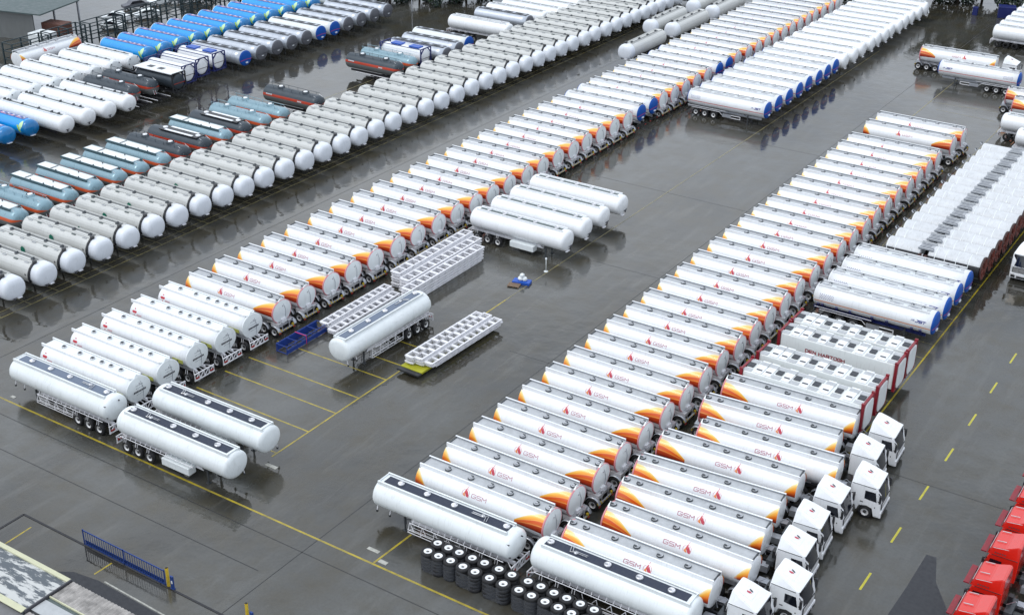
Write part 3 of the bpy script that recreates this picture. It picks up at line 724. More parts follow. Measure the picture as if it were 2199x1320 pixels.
def alu_template(end=None, body=ALU, strip=DGREY, L=10.2):
    e = end or DGREY
    t = [T('tank_shell', shell(L, .3, 0, lambda a_, p: body, 1.22, 1.1).mesh('tank_shell')), T('end_dish', dish(L, 1, e, MAG if end else None, 1.24, 1.12, .2)),
         T('walkway', floor_mesh(.6, L - .3, .36, strip, 3.29))]
    mb = MB()
    for k in range(9): x = .9 + k*1.02; mb.box(x, x + .5, -.22, .22, 3.32, 3.38, DSTEEL if k % 2 else ALU)
    for y in (-.4, .4): mb.tube([(.5, y, 3.34), (L - .3, y, 3.34)], .03, DSTEEL, 5)
    if not end: mb.box(L + .2, L + .24, -.2, .2, 1.75, 1.85, WHITE2); mb.box(L + .17, L + .22, -1.0, 1.0, 2.1, 2.14, DSTEEL)
    t.append(T('top_pipework', mb.mesh('top_pipework')))
    t.append(T('chassis', chassis_mesh(L, .4, 8.6, CHASB))); t += wheels([1.2, 2.5, 3.8], lod=1)
    t.append(T('landing_leg', LEG, (8, -.62, 0))); t.append(T('landing_leg', LEG, (8, .62, 0)))
    return t
def white_back_template(L=11.0):
    t = [T('tank_shell', shell(L, .3, .0, lambda a_, p: WHITE).mesh('tank_shell')), T('end_dish', dish(L, 1, WHITE2, None, 1.23, 1.09, .16)),
         T('anti_slip_strip', band_mesh(.7, L - .9, .10, DSTRIP, 3.30)), T('coaming', coaming_mesh(.5, L - .5, -1, .4, WHITE, WHITE, 3.14, 3.33)), T('coaming', coaming_mesh(.5, L - .5, 1, .4, WHITE, WHITE, 3.14, 3.33))]
    mb = MB()
    for y, z in ((-.7, 2.9), (.7, 2.9), (-.95, 2.2), (.95, 2.2), (-.6, 1.5), (.6, 1.5)): mb.box(L + .08, L + .2, y - .06, y + .06, z - .06, z + .06, DSTEEL)
    for k in range(5): x = 1.4 + k*1.9; mb.box(x, x + .3, -.14, .14, 3.32, 3.38, DSTEEL)
    t.append(T('lamps_and_lids', mb.mesh('lamps_and_lids')))
    mb = MB(); mb.box(L - .1, L + .5, -.9, .9, .85, 1.0, CHASB); mb.box(L + .1, L + .5, -.3, .3, 1.0, 1.2, WFRAME); t.append(T('rear_bumper', mb.mesh('rear_bumper')))
    t.append(T('chassis', chassis_mesh(L, .4, L, CHASB))); t += wheels([L - 1, L - 2.3, L - 3.6], lod=1)
    return t
def white_front_template(L=13.0):
    t = [T('tank_shell', shell(L, .4, .7, lambda a_, p: WHITE, 1.25, 1.12).mesh('tank_shell')),
         T('anti_slip_strip', band_mesh(.6, L - 1.0, .13, DSTRIP, 3.33)), T('coaming', coaming_mesh(.5, L - .9, -1, .42, WHITE, WHITE, 3.16, 3.36)), T('coaming', coaming_mesh(.5, L - .9, 1, .42, WHITE, WHITE, 3.16, 3.36))]
    for x in (.8, 1.5, 1.9, 4.3, 7.5, 10.0, 11.3): t.append(T('manhole_cover', H_B, (x, 0, 3.33)))
    mb = MB(); mb.box(L - .15, L + .05, -.3, -.2, 1.4, 1.7, INK); mb.box(L - .2, L + .0, -.48, .0, 1.66, 1.72, INK); t.append(T('king_pin_lamp', mb.mesh('king_pin_lamp')))
    t.append(T('chassis', chassis_mesh(L, .4, 11, CHASB))); t += wheels([1.2, 2.5, 3.8], lod=1)
    return t
# ---- containers, silo trailers, tank containers
def dh_template(text=False):
    L, w, z0, z1 = 10.6, 1.15, 1.2, 3.82
    mb = MB(); mb.box(.25, L - .25, -w, w, z0 + .1, z1 - .1, mat('container white', (.74, .77, .765), .38, var=.05, vs=.8, dirt=.22)); t = [T('container_body', bev_mesh(mb, 'container_body', .12, 3))]
    for x in (.12, L - .12):
        mb = MB()
        for y in (-w, w): mb.box(x - .12, x + .12, y - .08, y + .08, z0, z1, DKRED); mb.box(x - .14, x + .14, y - .1, y + .1, z1 - .02, z1 + .1, DKRED)
        mb.box(x - .1, x + .1, -w, w, z1 - .16, z1, DKRED); mb.box(x - .1, x + .1, -w, w, z0, z0 + .16, DKRED)
        for y in (-w, w): mb.add([(x - .09, y*.99, z1 - .16), (x - .09, y*.6, z1 - .16), (x - .09, y*.99, z1 - .6)], [(0, 1, 2), (2, 1, 0)], DKRED)
        for y in (-w, w): mb.add([(x + .09, y*.99, z1 - .16), (x + .09, y*.6, z1 - .16), (x + .09, y*.99, z1 - .6)], [(0, 1, 2), (2, 1, 0)], DKRED)
        t.append(T('end_frame', mb.mesh('end_frame')))
    for x, s_ in ((.02, -1), (L - .02, 1)):
        mb = MB(); n_ = 28; R_ = []
        for xx, sc_ in ((x - s_*.05, 1), (x + s_*.05, 1), (x + s_*.07, .94), (x + s_*.07, .01)):
            R_.append([(xx, math.copysign(abs(cos(2*pi*k/n_))**.42, cos(2*pi*k/n_))*1.0*sc_, (z0 + z1)/2 + math.copysign(abs(sin(2*pi*k/n_))**.42, sin(2*pi*k/n_))*1.17*sc_) for k in range(n_)])
        mb.rings(R_, lambda i, k: WHITE2, False, WHITE2, WHITE2); t.append(T('end_door', mb.mesh('end_door')))
    pan = MB(); pan.box(-.28, .28, -.34, .34, 0, .05, PLBLK); pan = pan.mesh('roof_mat')
    mmat = mat('roof mat dark', (.045, .05, .06), .6, var=.25, vs=5); pan.materials.clear(); pan.materials.append(mmat)
    rec = MB(); rec.box(-.38, .38, -.26, .26, 0, .02, FLOORL); rec = rec.mesh('roof_recess')
    rib = MB(); rib.box(-.34, .34, -1.1, 1.1, 0, .07, WHITE); rib = rib.mesh('roof_rib')
    slot = MB(); slot.box(-.24, .24, -.08, .08, 0, .05, INK); slot = slot.mesh('roof_slot')
    for k, x in enumerate((.55, 3.05, 4.6, 6.2, 8.1, 10.0)):
        t.append(T('roof_mat', pan, (x, -.05, z1 - .06))); t.append(T('roof_recess', rec, (x, -.85, z1 - .085))); t.append(T('roof_recess', rec, (x, .7, z1 - .085)))
    for k, x in enumerate((1.45, 2.25, 3.85, 5.4, 7.15, 9.1)):
        t.append(T('roof_rib', rib, (x, 0, z1 - .09))); t.append(T('roof_slot', slot, (x, -.55, z1 - .03))); t.append(T('roof_recess', rec, (x, .62, z1 - .018)))
    if text:
        mb = MB(); Lw, w_ = word('DEN HARTOGH', .25, .26, .09)
        strokes(mb, Lw, .075, lambda u, v: (2.6 + u, -w - .006, 2.55 + v*1.0), RED)
        strokes(mb, [[(a, b*1.0) for a, b in ln] for ln in Lw], .03, lambda u, v: (2.62 + u, -w - .010, 2.59 + v), INK)
        t.append(T('lettering', mb.mesh('lettering')))
    t.append(T('chassis', chassis_mesh(L, .1, L - .1, CHASB))); t += wheels([1.3, 2.6, 3.9], lod=1)
    return t
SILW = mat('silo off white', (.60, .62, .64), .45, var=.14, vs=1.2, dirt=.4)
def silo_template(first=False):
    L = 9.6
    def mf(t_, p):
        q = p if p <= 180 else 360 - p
        return SILW if q < 66 else (PLBLK if q < 128 else UND)  # off-white top; shade on the lower sides is painted in as black and grey
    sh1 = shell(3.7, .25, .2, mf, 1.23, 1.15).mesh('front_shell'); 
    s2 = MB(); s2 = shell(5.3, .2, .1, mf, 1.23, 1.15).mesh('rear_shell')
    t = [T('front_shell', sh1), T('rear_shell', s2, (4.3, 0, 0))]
    mb = MB()
    for k in range(5): mb.box(3.4, 4.75, -.86 + k*.27, -.70 + k*.27, 3.26 + .03*k, 3.30 + .03*k, GALV if k % 2 else FLOORL)
    mb.box(3.3, 4.85, -.92, .45, 3.16, 3.24, FLOOR); mb.box(3.3, 4.85, .42, .5, 3.1, 3.5, FLOORL); t.append(T('grating', mb.mesh('grating')))
    for k, x in enumerate((.25, 1.1, 5.1, 6.1, 7.2, 8.4)):
        mb = MB(); R = [ell(x - .03, 1.245, 1.165, 1, 32), ell(x + .03, 1.245, 1.165, 1, 32)]; mb.rings(R, lambda i, k_: WHITE2, False); t.append(T('hoop', mb.mesh('hoop')))
    mb = MB(); R = [ell(L, 1.26, 1.18, 1, 32), ell(L + .12, 1.26, 1.18, 1, 32), ell(L + .13, 1.1, 1.0, 1, 32), ell(L + .02, .5, .5, 1, 32), ell(L + .02, .02, .02, 1, 32)]
    mb.rings(R, lambda i, k: BRK if i < 2 else BRN, False, BRK, BRN)
    for a in range(6): mb.bar((L + .12, .2*cos(a*pi/3), ZC + .2*sin(a*pi/3)), (L + .16, 1.1*cos(a*pi/3), ZC + 1.05*sin(a*pi/3)), .12, .06, BRN)
    t.append(T('rear_end', mb.mesh('rear_end')))
    mb = MB(); mb.tube([(-.1, .2, 3.1), (-.3, .3, 3.25), (-.35, .8, 3.2), (-.1, .9, 3.0)], .07, GALV, 6); mb.lathe([(.14, 0), (.14, .1), (.001, .11)], DSTEEL, 10, 'z', (-.25, .55, 3.2)); t.append(T('lifting_hook', mb.mesh('lifting_hook')))
    if first:
        mb = MB(); mb.lathe([(.24, .2), (.26, -.1), (.001, -.12)], BRK, 12, 'y', (3.65, -1.15, 2.5)); mb.lathe([(.24, .2), (.26, -.1), (.001, -.12)], BRK, 12, 'y', (4.2, -1.15, 2.45)); mb.box(3.88, 3.96, -1.3, -1.1, 2.2, 2.75, WFRAME); t.append(T('valve_pair', mb.mesh('valve_pair')))
    t.append(T('chassis', chassis_mesh(L, .3, L, CHASB))); t += wheels([L - 1, L - 2.3, L - 3.6], lod=1)
    return t
def tank_container(frame=DBLUE, box_top=None, body=WHITE, roofw=False, blue_pads=False, band=None):
    L = 7.6; w = 1.2; z0, z1 = 1.25, 3.75
    t = [T('tank_shell', shell(L, .35, .35, lambda a_, p: body, 1.12, 1.12, zc=2.5).mesh('tank_shell'))]
    for x in (.06, L - .06):
        mb = MB()
        for y in (-w, w): mb.box(x - .07, x + .07, y - .07, y + .07, z0, z1, frame)
        for z in (z0, z1): mb.box(x - .07, x + .07, -w, w, z - .07, z + .07, frame)
        for y in (-w, w):
            for z, zz in ((z0, z0 + .75), (z1, z1 - .75)): mb.bar((x, y, zz), (x, y*.35, z), .14, .14, frame)
        t.append(T('end_frame', mb.mesh('end_frame')))
    mb = MB()
    for y in (-w, w): mb.box(0, L, y - .05, y + .05, z0 - .05, z0 + .08, frame); mb.box(0, L, y - .04, y + .04, z1 - .04, z1 + .04, WFRAME if roofw else frame)
    t.append(T('side_rails', mb.mesh('side_rails')))
    if roofw:
        mb = MB(); mb.box(.1, L - .1, -1.15, 1.15, 3.72, 3.8, WHITE2)
        for x in (1.8, 3.8): mb.box(x, x + 1.0, -.4, .4, 3.801, 3.83, INK)
        t.append(T('roof_deck', mb.mesh('roof_deck')))
    if blue_pads:
        mb = MB()
        for x in (1.5, 4.8): mb.box(x, x + 1.8, -.5, .7, 3.62, 3.8, BPLA)
        t.append(T('roof_pads', mb.mesh('roof_pads')))
    mb = MB(); mb.box(L + .0, L + .02, -1.0, 1.0, 2.3, 2.36, BRK if band is None else band); t.append(T('end_band', mb.mesh('end_band')))
    t.append(T('chassis', chassis_mesh(L, -1.5, L - .1, CHASB))); t += wheels([-.6, .7, 2.0], lod=1)
    return t

# ---- tractor units (front at x=0, heading +x)
def cab_template(paint, roof_off=.0, red=False, emblem=True):
    W2 = 1.23
    mb = MB(); mb.prism([(0, .42), (0, 1.55), (-.12, 2.1), (-.34, 2.74), (-2.25, 2.80), (-2.25, 1.0), (-1.85, .95), (-1.75, .55), (-1.7, .62), (-1.55, 1.0), (-1.0, 1.12), (-.6, 1.0), (-.45, .42)], -W2, W2, paint)
    t = [T('cab_shell', bev_mesh(mb, 'cab_shell', .055, 2))]
    mb = MB(); vs = []
    prof = [(-.28, 2.74, 1.16), (-.75, 2.98, 1.12), (-1.5, 3.30, 1.0), (-2.05, 3.55, .82), (-2.2, 3.52, .80), (-2.26, 2.78, 1.18)] if not red else [(-.20, 2.74, 1.18), (-.45, 3.25, 1.14), (-1.3, 3.36, 1.1), (-2.1, 3.72, .98), (-2.24, 3.66, .97), (-2.28, 2.78, 1.2)]
    for x, z, y in prof: vs += [(x, -y, z), (x, y, z)]
    base = [(p[0], p[2]) for p in prof]
    fs = [(2*i, 2*i + 1, 2*i + 3, 2*i + 2) for i in range(len(prof) - 1)]
    o = len(vs)
    for x, z, y in prof: vs += [(x, -1.2, 2.76), (x, 1.2, 2.76)]
    for i in range(len(prof) - 1): fs += [(2*i, 2*i + 2, o + 2*i + 2, o + 2*i), (2*i + 1, o + 2*i + 1, o + 2*i + 3, 2*i + 3)]
    fs += [(0, o, o + 1, 1)]
    mb.add(vs, fs, paint, False); rf = mb.mesh('roof_fairing'); bb = bmesh.new(); bb.from_mesh(rf); bmesh.ops.recalc_face_normals(bb, faces=bb.faces); bmesh.ops.bevel(bb, geom=[e for e in bb.edges if not e.is_boundary], offset=.05, segments=2, affect='EDGES'); bb.to_mesh(rf); bb.free()
    t.append(T('roof_fairing', rf))
    if not red:
        mb = MB(); mb.prism([(-.9, 3.03), (-1.75, 3.39), (-1.75, 3.45), (-.95, 3.08)], -.62, .62, paint); t.append(T('roof_panel', bev_mesh(mb, 'roof_panel', .02)))
    def ws(y, f, off=.02):   # windscreen point, f 0 bottom .. 1 top
        x = -.06 - .27*f + off; return (x, y, 1.62 + 1.08*f)
    mb = MB(); n = 6
    for i in range(n + 1):
        y = -1.12 + 2.24*i/n; cx = .10*(1 - (y/1.12)**2)
        mb.v += [(ws(y, 0)[0] + cx, y, 1.60), (ws(y, 1)[0] + cx*.8, y, 2.70)]
    vv = mb.v; mb.v = []; mb.add(vv, [(2*i, 2*i + 2, 2*i + 3, 2*i + 1) for i in range(n)], GLASS, True); t.append(T('windscreen', mb.mesh('windscreen')))
    mb = MB()
    for s_ in (-1, 1):
        y = s_*(W2 + .008); vs = [(-.30, y, 1.62), (-.46, y, 2.40), (-1.22, y, 2.40), (-1.22, y, 1.72), (-.8, y, 1.66)]
        mb.add(vs, [(0, 1, 2, 3, 4)] if s_ > 0 else [(4, 3, 2, 1, 0)], GLASS)
    t.append(T('side_window', mb.mesh('side_window')))
    mb = MB(); mb.box(-.02, .05, -1.0, 1.0, .95, 1.48, PLBLK)
    for k in range(4): mb.box(.05, .075, -.92, .92, 1.02 + k*.115, 1.055 + k*.115, RIM if not red else GALV)
    t.append(T('grille', mb.mesh('grille')))
    mb = MB(); mb.box(-.45, .10, -1.2, 1.2, .34, .86, paint); t.append(T('bumper', bev_mesh(mb, 'bumper', .06), kids=[]))
    mb = MB(); mb.box(.101, .12, -.5, .5, .42, .62, PLBLK)
    for s_ in (-1, 1): mb.box(.101, .12, s_*.86 - .2, s_*.86 + .2, .44, .66, PLBLK)
    t.append(T('bumper_openings', mb.mesh('bumper_openings')))
    for s_ in (-1, 1):
        mb = MB(); mb.box(.102, .13, s_*.9 - .18, s_*.9 + .18, .68, .82, LAMP); t.append(T('headlight', mb.mesh('headlight')))
        mb = MB(); mb.box(-.12, .02, s_*1.36 - .1, s_*1.36 + .1, 1.72, 2.35, PLBLK); mb.bar((-.25, s_*1.2, 2.4), (-.05, s_*1.36, 2.35), .05, .05, PLBLK); mb.bar((-.25, s_*1.2, 1.75), (-.05, s_*1.36, 1.75), .05, .05, PLBLK); t.append(T('mirror', mb.mesh('mirror')))
        mb = MB(); mb.bar((-.02, s_*1.1, 1.58), (-.36, s_*1.14, 2.72), .07, .05, paint); t.append(T('windscreen_pillar', mb.mesh('windscreen_pillar')))
        mb = MB(); mb.bar((-.5, s_*1.235, 2.74), (-2.2, s_*1.235, 2.78), .03, .03, PLBLK); t.append(T('gutter', mb.mesh('gutter')))
        mb = MB(); mb.box(-1.5, -1.28, s_*1.235 - .01, s_*1.235 + .01, 1.35, 1.42, PLBLK); mb.box(-.42, -.36, s_*1.235 - .01, s_*1.235 + .01, 1.1, 1.2, PLBLK); t.append(T('door_handle', mb.mesh('door_handle')))
    if emblem:
        mb = MB(); zf = lambda x: 3.05 + (-.95 - x)*.423 + .03
        for (pts, m_) in (([(-1.15, -.02), (-1.3, -.16), (-1.45, -.18), (-1.5, -.06), (-1.3, .02)], LRED), ([(-1.12, .1), (-1.2, .2), (-1.38, .24), (-1.42, .14), (-1.25, .06)], INK)):
            mb.add([(x, y, zf(x) + .035) for x, y in pts], [(0, 1, 2, 3, 4), (4, 3, 2, 1, 0)], m_)
        t.append(T('roof_emblem', mb.mesh('roof_emblem')))
    if red:
        mb = MB()
        for y in (-.9, .35): mb.tube([(-.55, y, 3.34), (-1.15, y, 3.42)], .025, STEEL, 5)
        mb.tube([(-.3, -1.05, 3.1), (-.3, 1.05, 3.1)], .02, STEEL, 5); mb.tube([(-.5, 1.1, 3.22), (-1.5, 1.08, 3.35)], .02, STEEL, 5); t.append(T('roof_horns', mb.mesh('roof_horns')))
        mb = MB(); mb.box(-.12, .25, -1.05, 1.05, 2.62, 2.70, DKRED); t.append(T('sun_visor', mb.mesh('sun_visor')))
        mb = MB()
        for k in range(5): mb.box(-.75 - k*.16, -.66 - k*.16, 1.205, 1.215, 2.92, 3.0, INK)
        t.append(T('lettering', mb.mesh('lettering')))
    mb = MB()
    for s_ in (-1, 1): mb.box(-6.4, -.6, s_*.42 - .05, s_*.42 + .05, .75, 1.02, CHASB)
    for x in (-2.6, -3.6, -4.8, -6.2): mb.box(x - .06, x + .06, -.4, .4, .8, 1.0, CHASB)
    mb.box(-5.4, -4.4, -.5, .5, 1.04, 1.14, DSTEEL); mb.box(-3.0, -2.5, -.9, .9, .9, 1.35, DSTEEL); mb.box(-2.75, -2.45, -.5, -.1, 1.35, 1.9, PLBLK)
    for s_ in (-1, 1): mb.box(-3.9, -2.75, s_*.95 - .28, s_*.95 + .28, .5, 1.0, GALV)
    mb.tube([(-2.5, .3, 1.5), (-3.0, .2, 1.9), (-3.5, 0, 1.5), (-3.3, -.2, 1.2)], .03, RED if 0 else GALV, 5)
    t.append(T('chassis', mb.mesh('chassis')))
    t += wheels([-1.08], 1.04, 2) + wheels([-4.6, -5.9], 1.02, 2)
    t.append(T('rear_mudguard', GUARD, (-4.6, 1.02, .52))); t.append(T('rear_mudguard', GUARD, (-4.6, -1.02, .52)))
    return t

# ---- steel skeleton frames
def ladder_frame(L=12.4, w=1.05, m=WFRAME, taper=True):
    mb = MB(); h = .16
    for s_ in (-1, 1):
        mb.box(0, L, s_*w/2 - .07, s_*w/2 + .07, h, h + .13, m)
        mb.box(.5, L - .3, s_*w/2 - .05, s_*w/2 + .05, .0, .03, m)
        mb.box(.5, L - .3, s_*w/2 - .02, s_*w/2 + .02, .03, h, m)
    k = 11
    for i in range(k + 1):
        x = .08 + (L - .16)*i/k; ww = .16 if i % 2 else .3
        mb.box(x - ww/2, x + ww/2, -w/2 + .07, w/2 - .07, h + .01, h + .12, m)
        if 0 < i < k:
            for s_ in (-1, 1): mb.add([(x - .1, s_*w/2, .02), (x + .1, s_*w/2, .02), (x + .16, s_*(w/2 + .14), h + .1), (x - .16, s_*(w/2 + .14), h + .1)], [(0, 1, 2, 3), (3, 2, 1, 0)], m)
    return mb.mesh('skeleton_frame')

# ------------------------------------------------------------------ ground and markings
def ground_mat():
    m = bpy.data.materials.new('wet concrete'); m.use_nodes = True; t = m.node_tree; b = t.nodes['Principled BSDF']; N = t.nodes.new; Lk = t.links.new
    g = N('ShaderNodeNewGeometry')
    def noise(scale, det=5, sc=(1, 1, 1), rough=.55, dist=0):
        mp_ = N('ShaderNodeMapping'); mp_.inputs['Scale'].default_value = sc; n_ = N('ShaderNodeTexNoise'); n_.inputs['Scale'].default_value = scale
        n_.inputs['Detail'].default_value = det; n_.inputs['Roughness'].default_value = rough; n_.inputs['Distortion'].default_value = dist
        Lk(g.outputs['Position'], mp_.inputs[0]); Lk(mp_.outputs[0], n_.inputs['Vector']); return n_.outputs['Fac']
    def mr(src, a, b_, c, d, cl=True):
        r = N('ShaderNodeMapRange'); r.clamp = cl
        for i, v in enumerate((a, b_, c, d)): r.inputs[i + 1].default_value = v
        Lk(src, r.inputs[0]); return r.outputs[0]
    def mixc(f, a, b_):
        x = N('ShaderNodeMix'); x.data_type = 'RGBA'; Lk(f, x.inputs[0])
        for i, v in ((6, a), (7, b_)):
            if isinstance(v, tuple): x.inputs[i].default_value = (*v, 1)
            else: Lk(v, x.inputs[i])
        return x.outputs[2]
    big = noise(.06, 4, (1, .55, 1), .5, .4); mid = noise(.33, 7, (1, 1, 1), .6); fine = noise(4.5, 6, (1, 1, 1), .7); streak = noise(.5, 6, (1.5, .22, 1), .6)
    c = mixc(mr(big, .38, .62, 0, 1), (.030, .029, .024), (.074, .075, .069))
    c = mixc(mr(mid, .42, .68, 0, .8), c, (.046, .038, .020))
    c = mixc(mr(streak, .52, .72, 0, .5), c, (.105, .104, .096))
    c = mixc(mr(fine, .45, .8, 0, .35), c, (.014, .014, .013))
    Lk(c, b.inputs['Base Color'])
    pud = N('ShaderNodeMath'); pud.operation = 'ADD'; Lk(mr(big, .35, .6, 0, .6), pud.inputs[0]); Lk(mr(mid, .35, .65, 0, .5), pud.inputs[1])
    r1 = mr(pud.outputs[0], .25, .9, .03, .15); Lk(r1, b.inputs['Roughness'])
    b.inputs['IOR'].default_value = 1.66; b.inputs['Specular IOR Level'].default_value = .5
    wv = noise(.55, 3, (1, 1, 1), .5); wv2 = noise(2.6, 2, (1, 1, 1), .5)
    ad = N('ShaderNodeMath'); ad.operation = 'MULTIPLY_ADD'; Lk(wv2, ad.inputs[0]); ad.inputs[1].default_value = .12; Lk(wv, ad.inputs[2])
    bp = N('ShaderNodeBump'); bp.inputs['Strength'].default_value = .6; bp.inputs['Distance'].default_value = .05; Lk(ad.outputs[0], bp.inputs['Height']); 
    bp2 = N('ShaderNodeBump'); bp2.inputs['Distance'].default_value = .01; Lk(mr(pud.outputs[0], .3, .9, .0, .35), bp2.inputs['Strength']); Lk(fine, bp2.inputs['Height']); Lk(bp.outputs[0], bp2.inputs['Normal'])
    Lk(bp2.outputs[0], b.inputs['Normal'])
    return m
GM = ground_mat()
mb = MB(); mb.add([(-900, -500, 0), (700, -500, 0), (700, 1300, 0), (-900, 1300, 0)], [(0, 1, 2, 3)], GM); struct('ground', mb.mesh('ground'))
def worn(name, col, base, amt=.5, rough=.3):
    m = mat(name, col, rough); t = m.node_tree; b = t.nodes['Principled BSDF']; g = t.nodes.new('ShaderNodeNewGeometry'); n = t.nodes.new('ShaderNodeTexNoise')
    n.inputs['Scale'].default_value = 1.1; n.inputs['Detail'].default_value = 9; n.inputs['Roughness'].default_value = .75; t.links.new(g.outputs['Position'], n.inputs['Vector'])
    r = t.nodes.new('ShaderNodeMapRange'); r.inputs[1].default_value = .42; r.inputs[2].default_value = .64; r.inputs[4].default_value = amt; t.links.new(n.outputs['Fac'], r.inputs[0])
    x = t.nodes.new('ShaderNodeMix'); x.data_type = 'RGBA'; x.inputs[6].default_value = (*col, 1); x.inputs[7].default_value = (*base, 1); t.links.new(r.outputs[0], x.inputs[0]); t.links.new(x.outputs[2], b.inputs['Base Color']); return m
YL = worn('worn yellow line', (.40, .31, .02), (.10, .09, .05), .65); YLF = worn('faded yellow line', (.22, .19, .08), (.08, .08, .07), .9); YLB = worn('bright yellow dash', (.46, .42, .015), (.2, .18, .04), .4)
WL = worn('worn white line', (.42, .42, .38), (.12, .12, .10), .8); JT = mat('joint dark', (.012, .012, .013), .4); ASPH = mat('patch asphalt', (.022, .024, .030), .55, var=.2, vs=3)
def line(name, p, q, w, m, z=.004):
    p, q = Vector((*p, 0)), Vector((*q, 0)); d = (q - p).normalized(); n = Vector((-d.y, d.x, 0))*w/2
    k = max(1, int((q - p).length/6)); mb = MB(); vs = []
    for i in range(k + 1):
        c = p.lerp(q, i/k); vs += [c - n, c + n]
    vs = [(v.x, v.y, z) for v in vs]; mb.add(vs, [(2*i, 2*i + 2, 2*i + 3, 2*i + 1) for i in range(k)], m); return struct(name, mb.mesh(name))
line('yellow_line', (-88.5, 55.95), (-34, 55.98), .17, YL)
line('yellow_line', (-62.9, 62.0), (-62.95, 95), .15, YL, .008); line('yellow_line', (-62.95, 95), (-62.85, 200), .12, YLF, .008)
for y in (62.6, 66.35, 69.75, 72.7, 76.4): line('bay_line', (-75.5, y), (-62.98, y), .14, YL)
for y in (79.1, 82.6): line('bay_line', (-66.5, y), (-62.98, y), .14, YL)
line('yellow_line', (-48.0, 56.1), (-47.8, 60.1), .16, YL, .008)
line('yellow_line', (-25.65, 86), (-25.66, 175), .14, YL, .008)
for y in range(91, 140, 3): line('bay_line', (-27.6, y + .3), (-25.75, y + .3), .1, YLF)
for k in range(9):
    y0 = 72.14 + k*6.27; line('yellow_dash', (-19.03, y0), (-19.03, y0 + 2.15), .16, YLB)
line('yellow_line', (-99.85, 60), (-100.3, 215), .13, YLF, .008); line('yellow_line', (-100.9, 60), (-101.3, 215), .11, YLF, .008)
for y in range(62, 200, 3):
    yy = y + (y - 62)*.12
    if yy < 205: line('bay_line', (-104.5, yy), (-100.0, yy), .10, YLF)
line('yellow_line', (-48.3, 160), (-48.3, 205), .15, YLF, .008); line('yellow_line', (-37.1, 128), (-37.2, 178), .14, YLF, .008)
line('bay_line', (-48.8, 179.3), (-37.6, 180.3), .12, YLF); line('bay_line', (-46.6, 176.5), (-38.3, 175.9), .12, YLF)
for p, q in (((-70.81, 43.3), (-70.9, 45.6)), ((-62.98, 44.5), (-62.94, 46.0))): line('yellow_line', p, q, .13, YL)
line('white_line', (-61.8, 44.35), (-50, 44.0), .12, WL, .009)
line('yellow_line', (-118.2, 128), (-118.2, 150), .14, YLF)
for p, q in (((-52.9, 30), (-52.85, 240)), ((-93.5, 40), (-94.2, 240)), ((-75, 128.5), (-20, 128.6)), ((-57, 86.7), (-10, 87.0)), ((-92, 54.3), (-40, 54.2)), ((-63, 107.5), (-53, 107.6)), ((-20, 60.5), (-8, 60.6)), ((-63, 150), (-53, 150.1)), ((-86, 50.9), (-54, 51.0)), ((-34, 20), (-33.9, 54)), ((-140, 20), (-140, 110))):
    line('pavement_joint', p, q, .07, JT, .003)
mb = MB(); mb.add([(-16.5, 78.45, .004), (-15.8, 78.5, .004), (-15.0, 75.8, .004), (-13.2, 72.9, .004), (-11, 60, .004), (-17.6, 60, .004), (-16.6, 70.6, .004), (-16.5, 74.1, .004)], [tuple(range(7, -1, -1))], ASPH); struct('asphalt_patch', mb.mesh('asphalt_patch'))
mb = MB(); mb.add([(-66, 40, .005), (-66, 42.9, .005), (-64.3, 43.9, .005), (-62.2, 44.2, .005), (-50, 43.9, .005), (-50, 38, .005)], [tuple(range(5, -1, -1))], ASPH); struct('asphalt_patch', mb.mesh('asphalt_patch'))
for (x, y, a, b_) in ((-87.0, 56.6, .5, .3), (-47.5, 56.5, .7, .35), (-66.4, 56.5, .45, .3), (-62.0, 61.0, 1.1, .35), (-48.9, 57.2, 1.0, .3)):
    mb = MB(); mb.box(x - a/2, x + a/2, y - b_/2, y + b_/2, 0, .02, WL); struct('ground_plate', mb.mesh('ground_plate'))

# ------------------------------------------------------------------ placing the fleet
A_ = [57.9, 61.0, 64.2, 67.6, 71.0, 74.4, 77.9, 81.4, 84.8, 88.1, 91.5, 95.1, 98.6, 102.1, 105.5, 108.9, 112.2, 115.7, 119.2, 122.6, 126.0, 129.4, 132.7, 136.0, 139.4, 142.8, 146.4, 149.8, 152.8, 155.9, 159.2, 162.6, 166.1, 169.6, 173.0, 176.3, 179.9, 183.4, 186.8, 190.2, 193.5, 196.7, 199.9, 203.1, 206.3, 209.6, 212.9, 216.2]
D_ = [60.9, 64.3, 67.6, 71.0, 74.4, 77.9, 81.4, 84.8, 88.3, 91.7, 95.0, 98.3, 101.7, 105.1, 108.7, 112.4, 116.0, 119.5, 122.9, 126.3, 129.8, 133.2, 136.7, 140.2, 143.8, 147.4, 150.8, 156.9, 160.7]
C1_ = [156.7, 160.1, 163.6, 167.2, 170.7, 174.2, 177.5, 180.8, 184.3, 187.9, 191.6, 195.3, 198.5, 201.5, 204.6, 208.0, 211.3, 214.6, 217.9, 221.5]
B_ = [66.9, 70.6, 74.1, 77.6, 81.1, 84.5, 87.9, 91.3, 94.7, 98.0, 101.3, 104.7, 108.1, 111.4, 114.8, 118.2, 121.5, 124.9, 128.3, 131.8, 135.3, 138.8, 142.3, 145.7, 149.0, 152.4, 155.9, 159.2, 162.4, 165.7, 169.0, 172.4, 175.7, 179.1, 182.4, 185.7, 188.8, 191.8, 194.6, 197.4, 200.6, 203.8, 207.0, 210.3]
B2_ = [84.9, 88.4, 91.8, 95.1, 98.5, 101.7, 105.1, 108.6, 112.0, 115.6, 118.9, 125.3]
J = lambda a: random.uniform(-a, a)
G1 = gsm_template(2); JR = jst_template(STRIPER); JO = jst_template(STRIPEO, True, False); PL = plain_template(); PLB = plain_template(DSTRIP, 11.9, 2, True); DM = diamond_template()
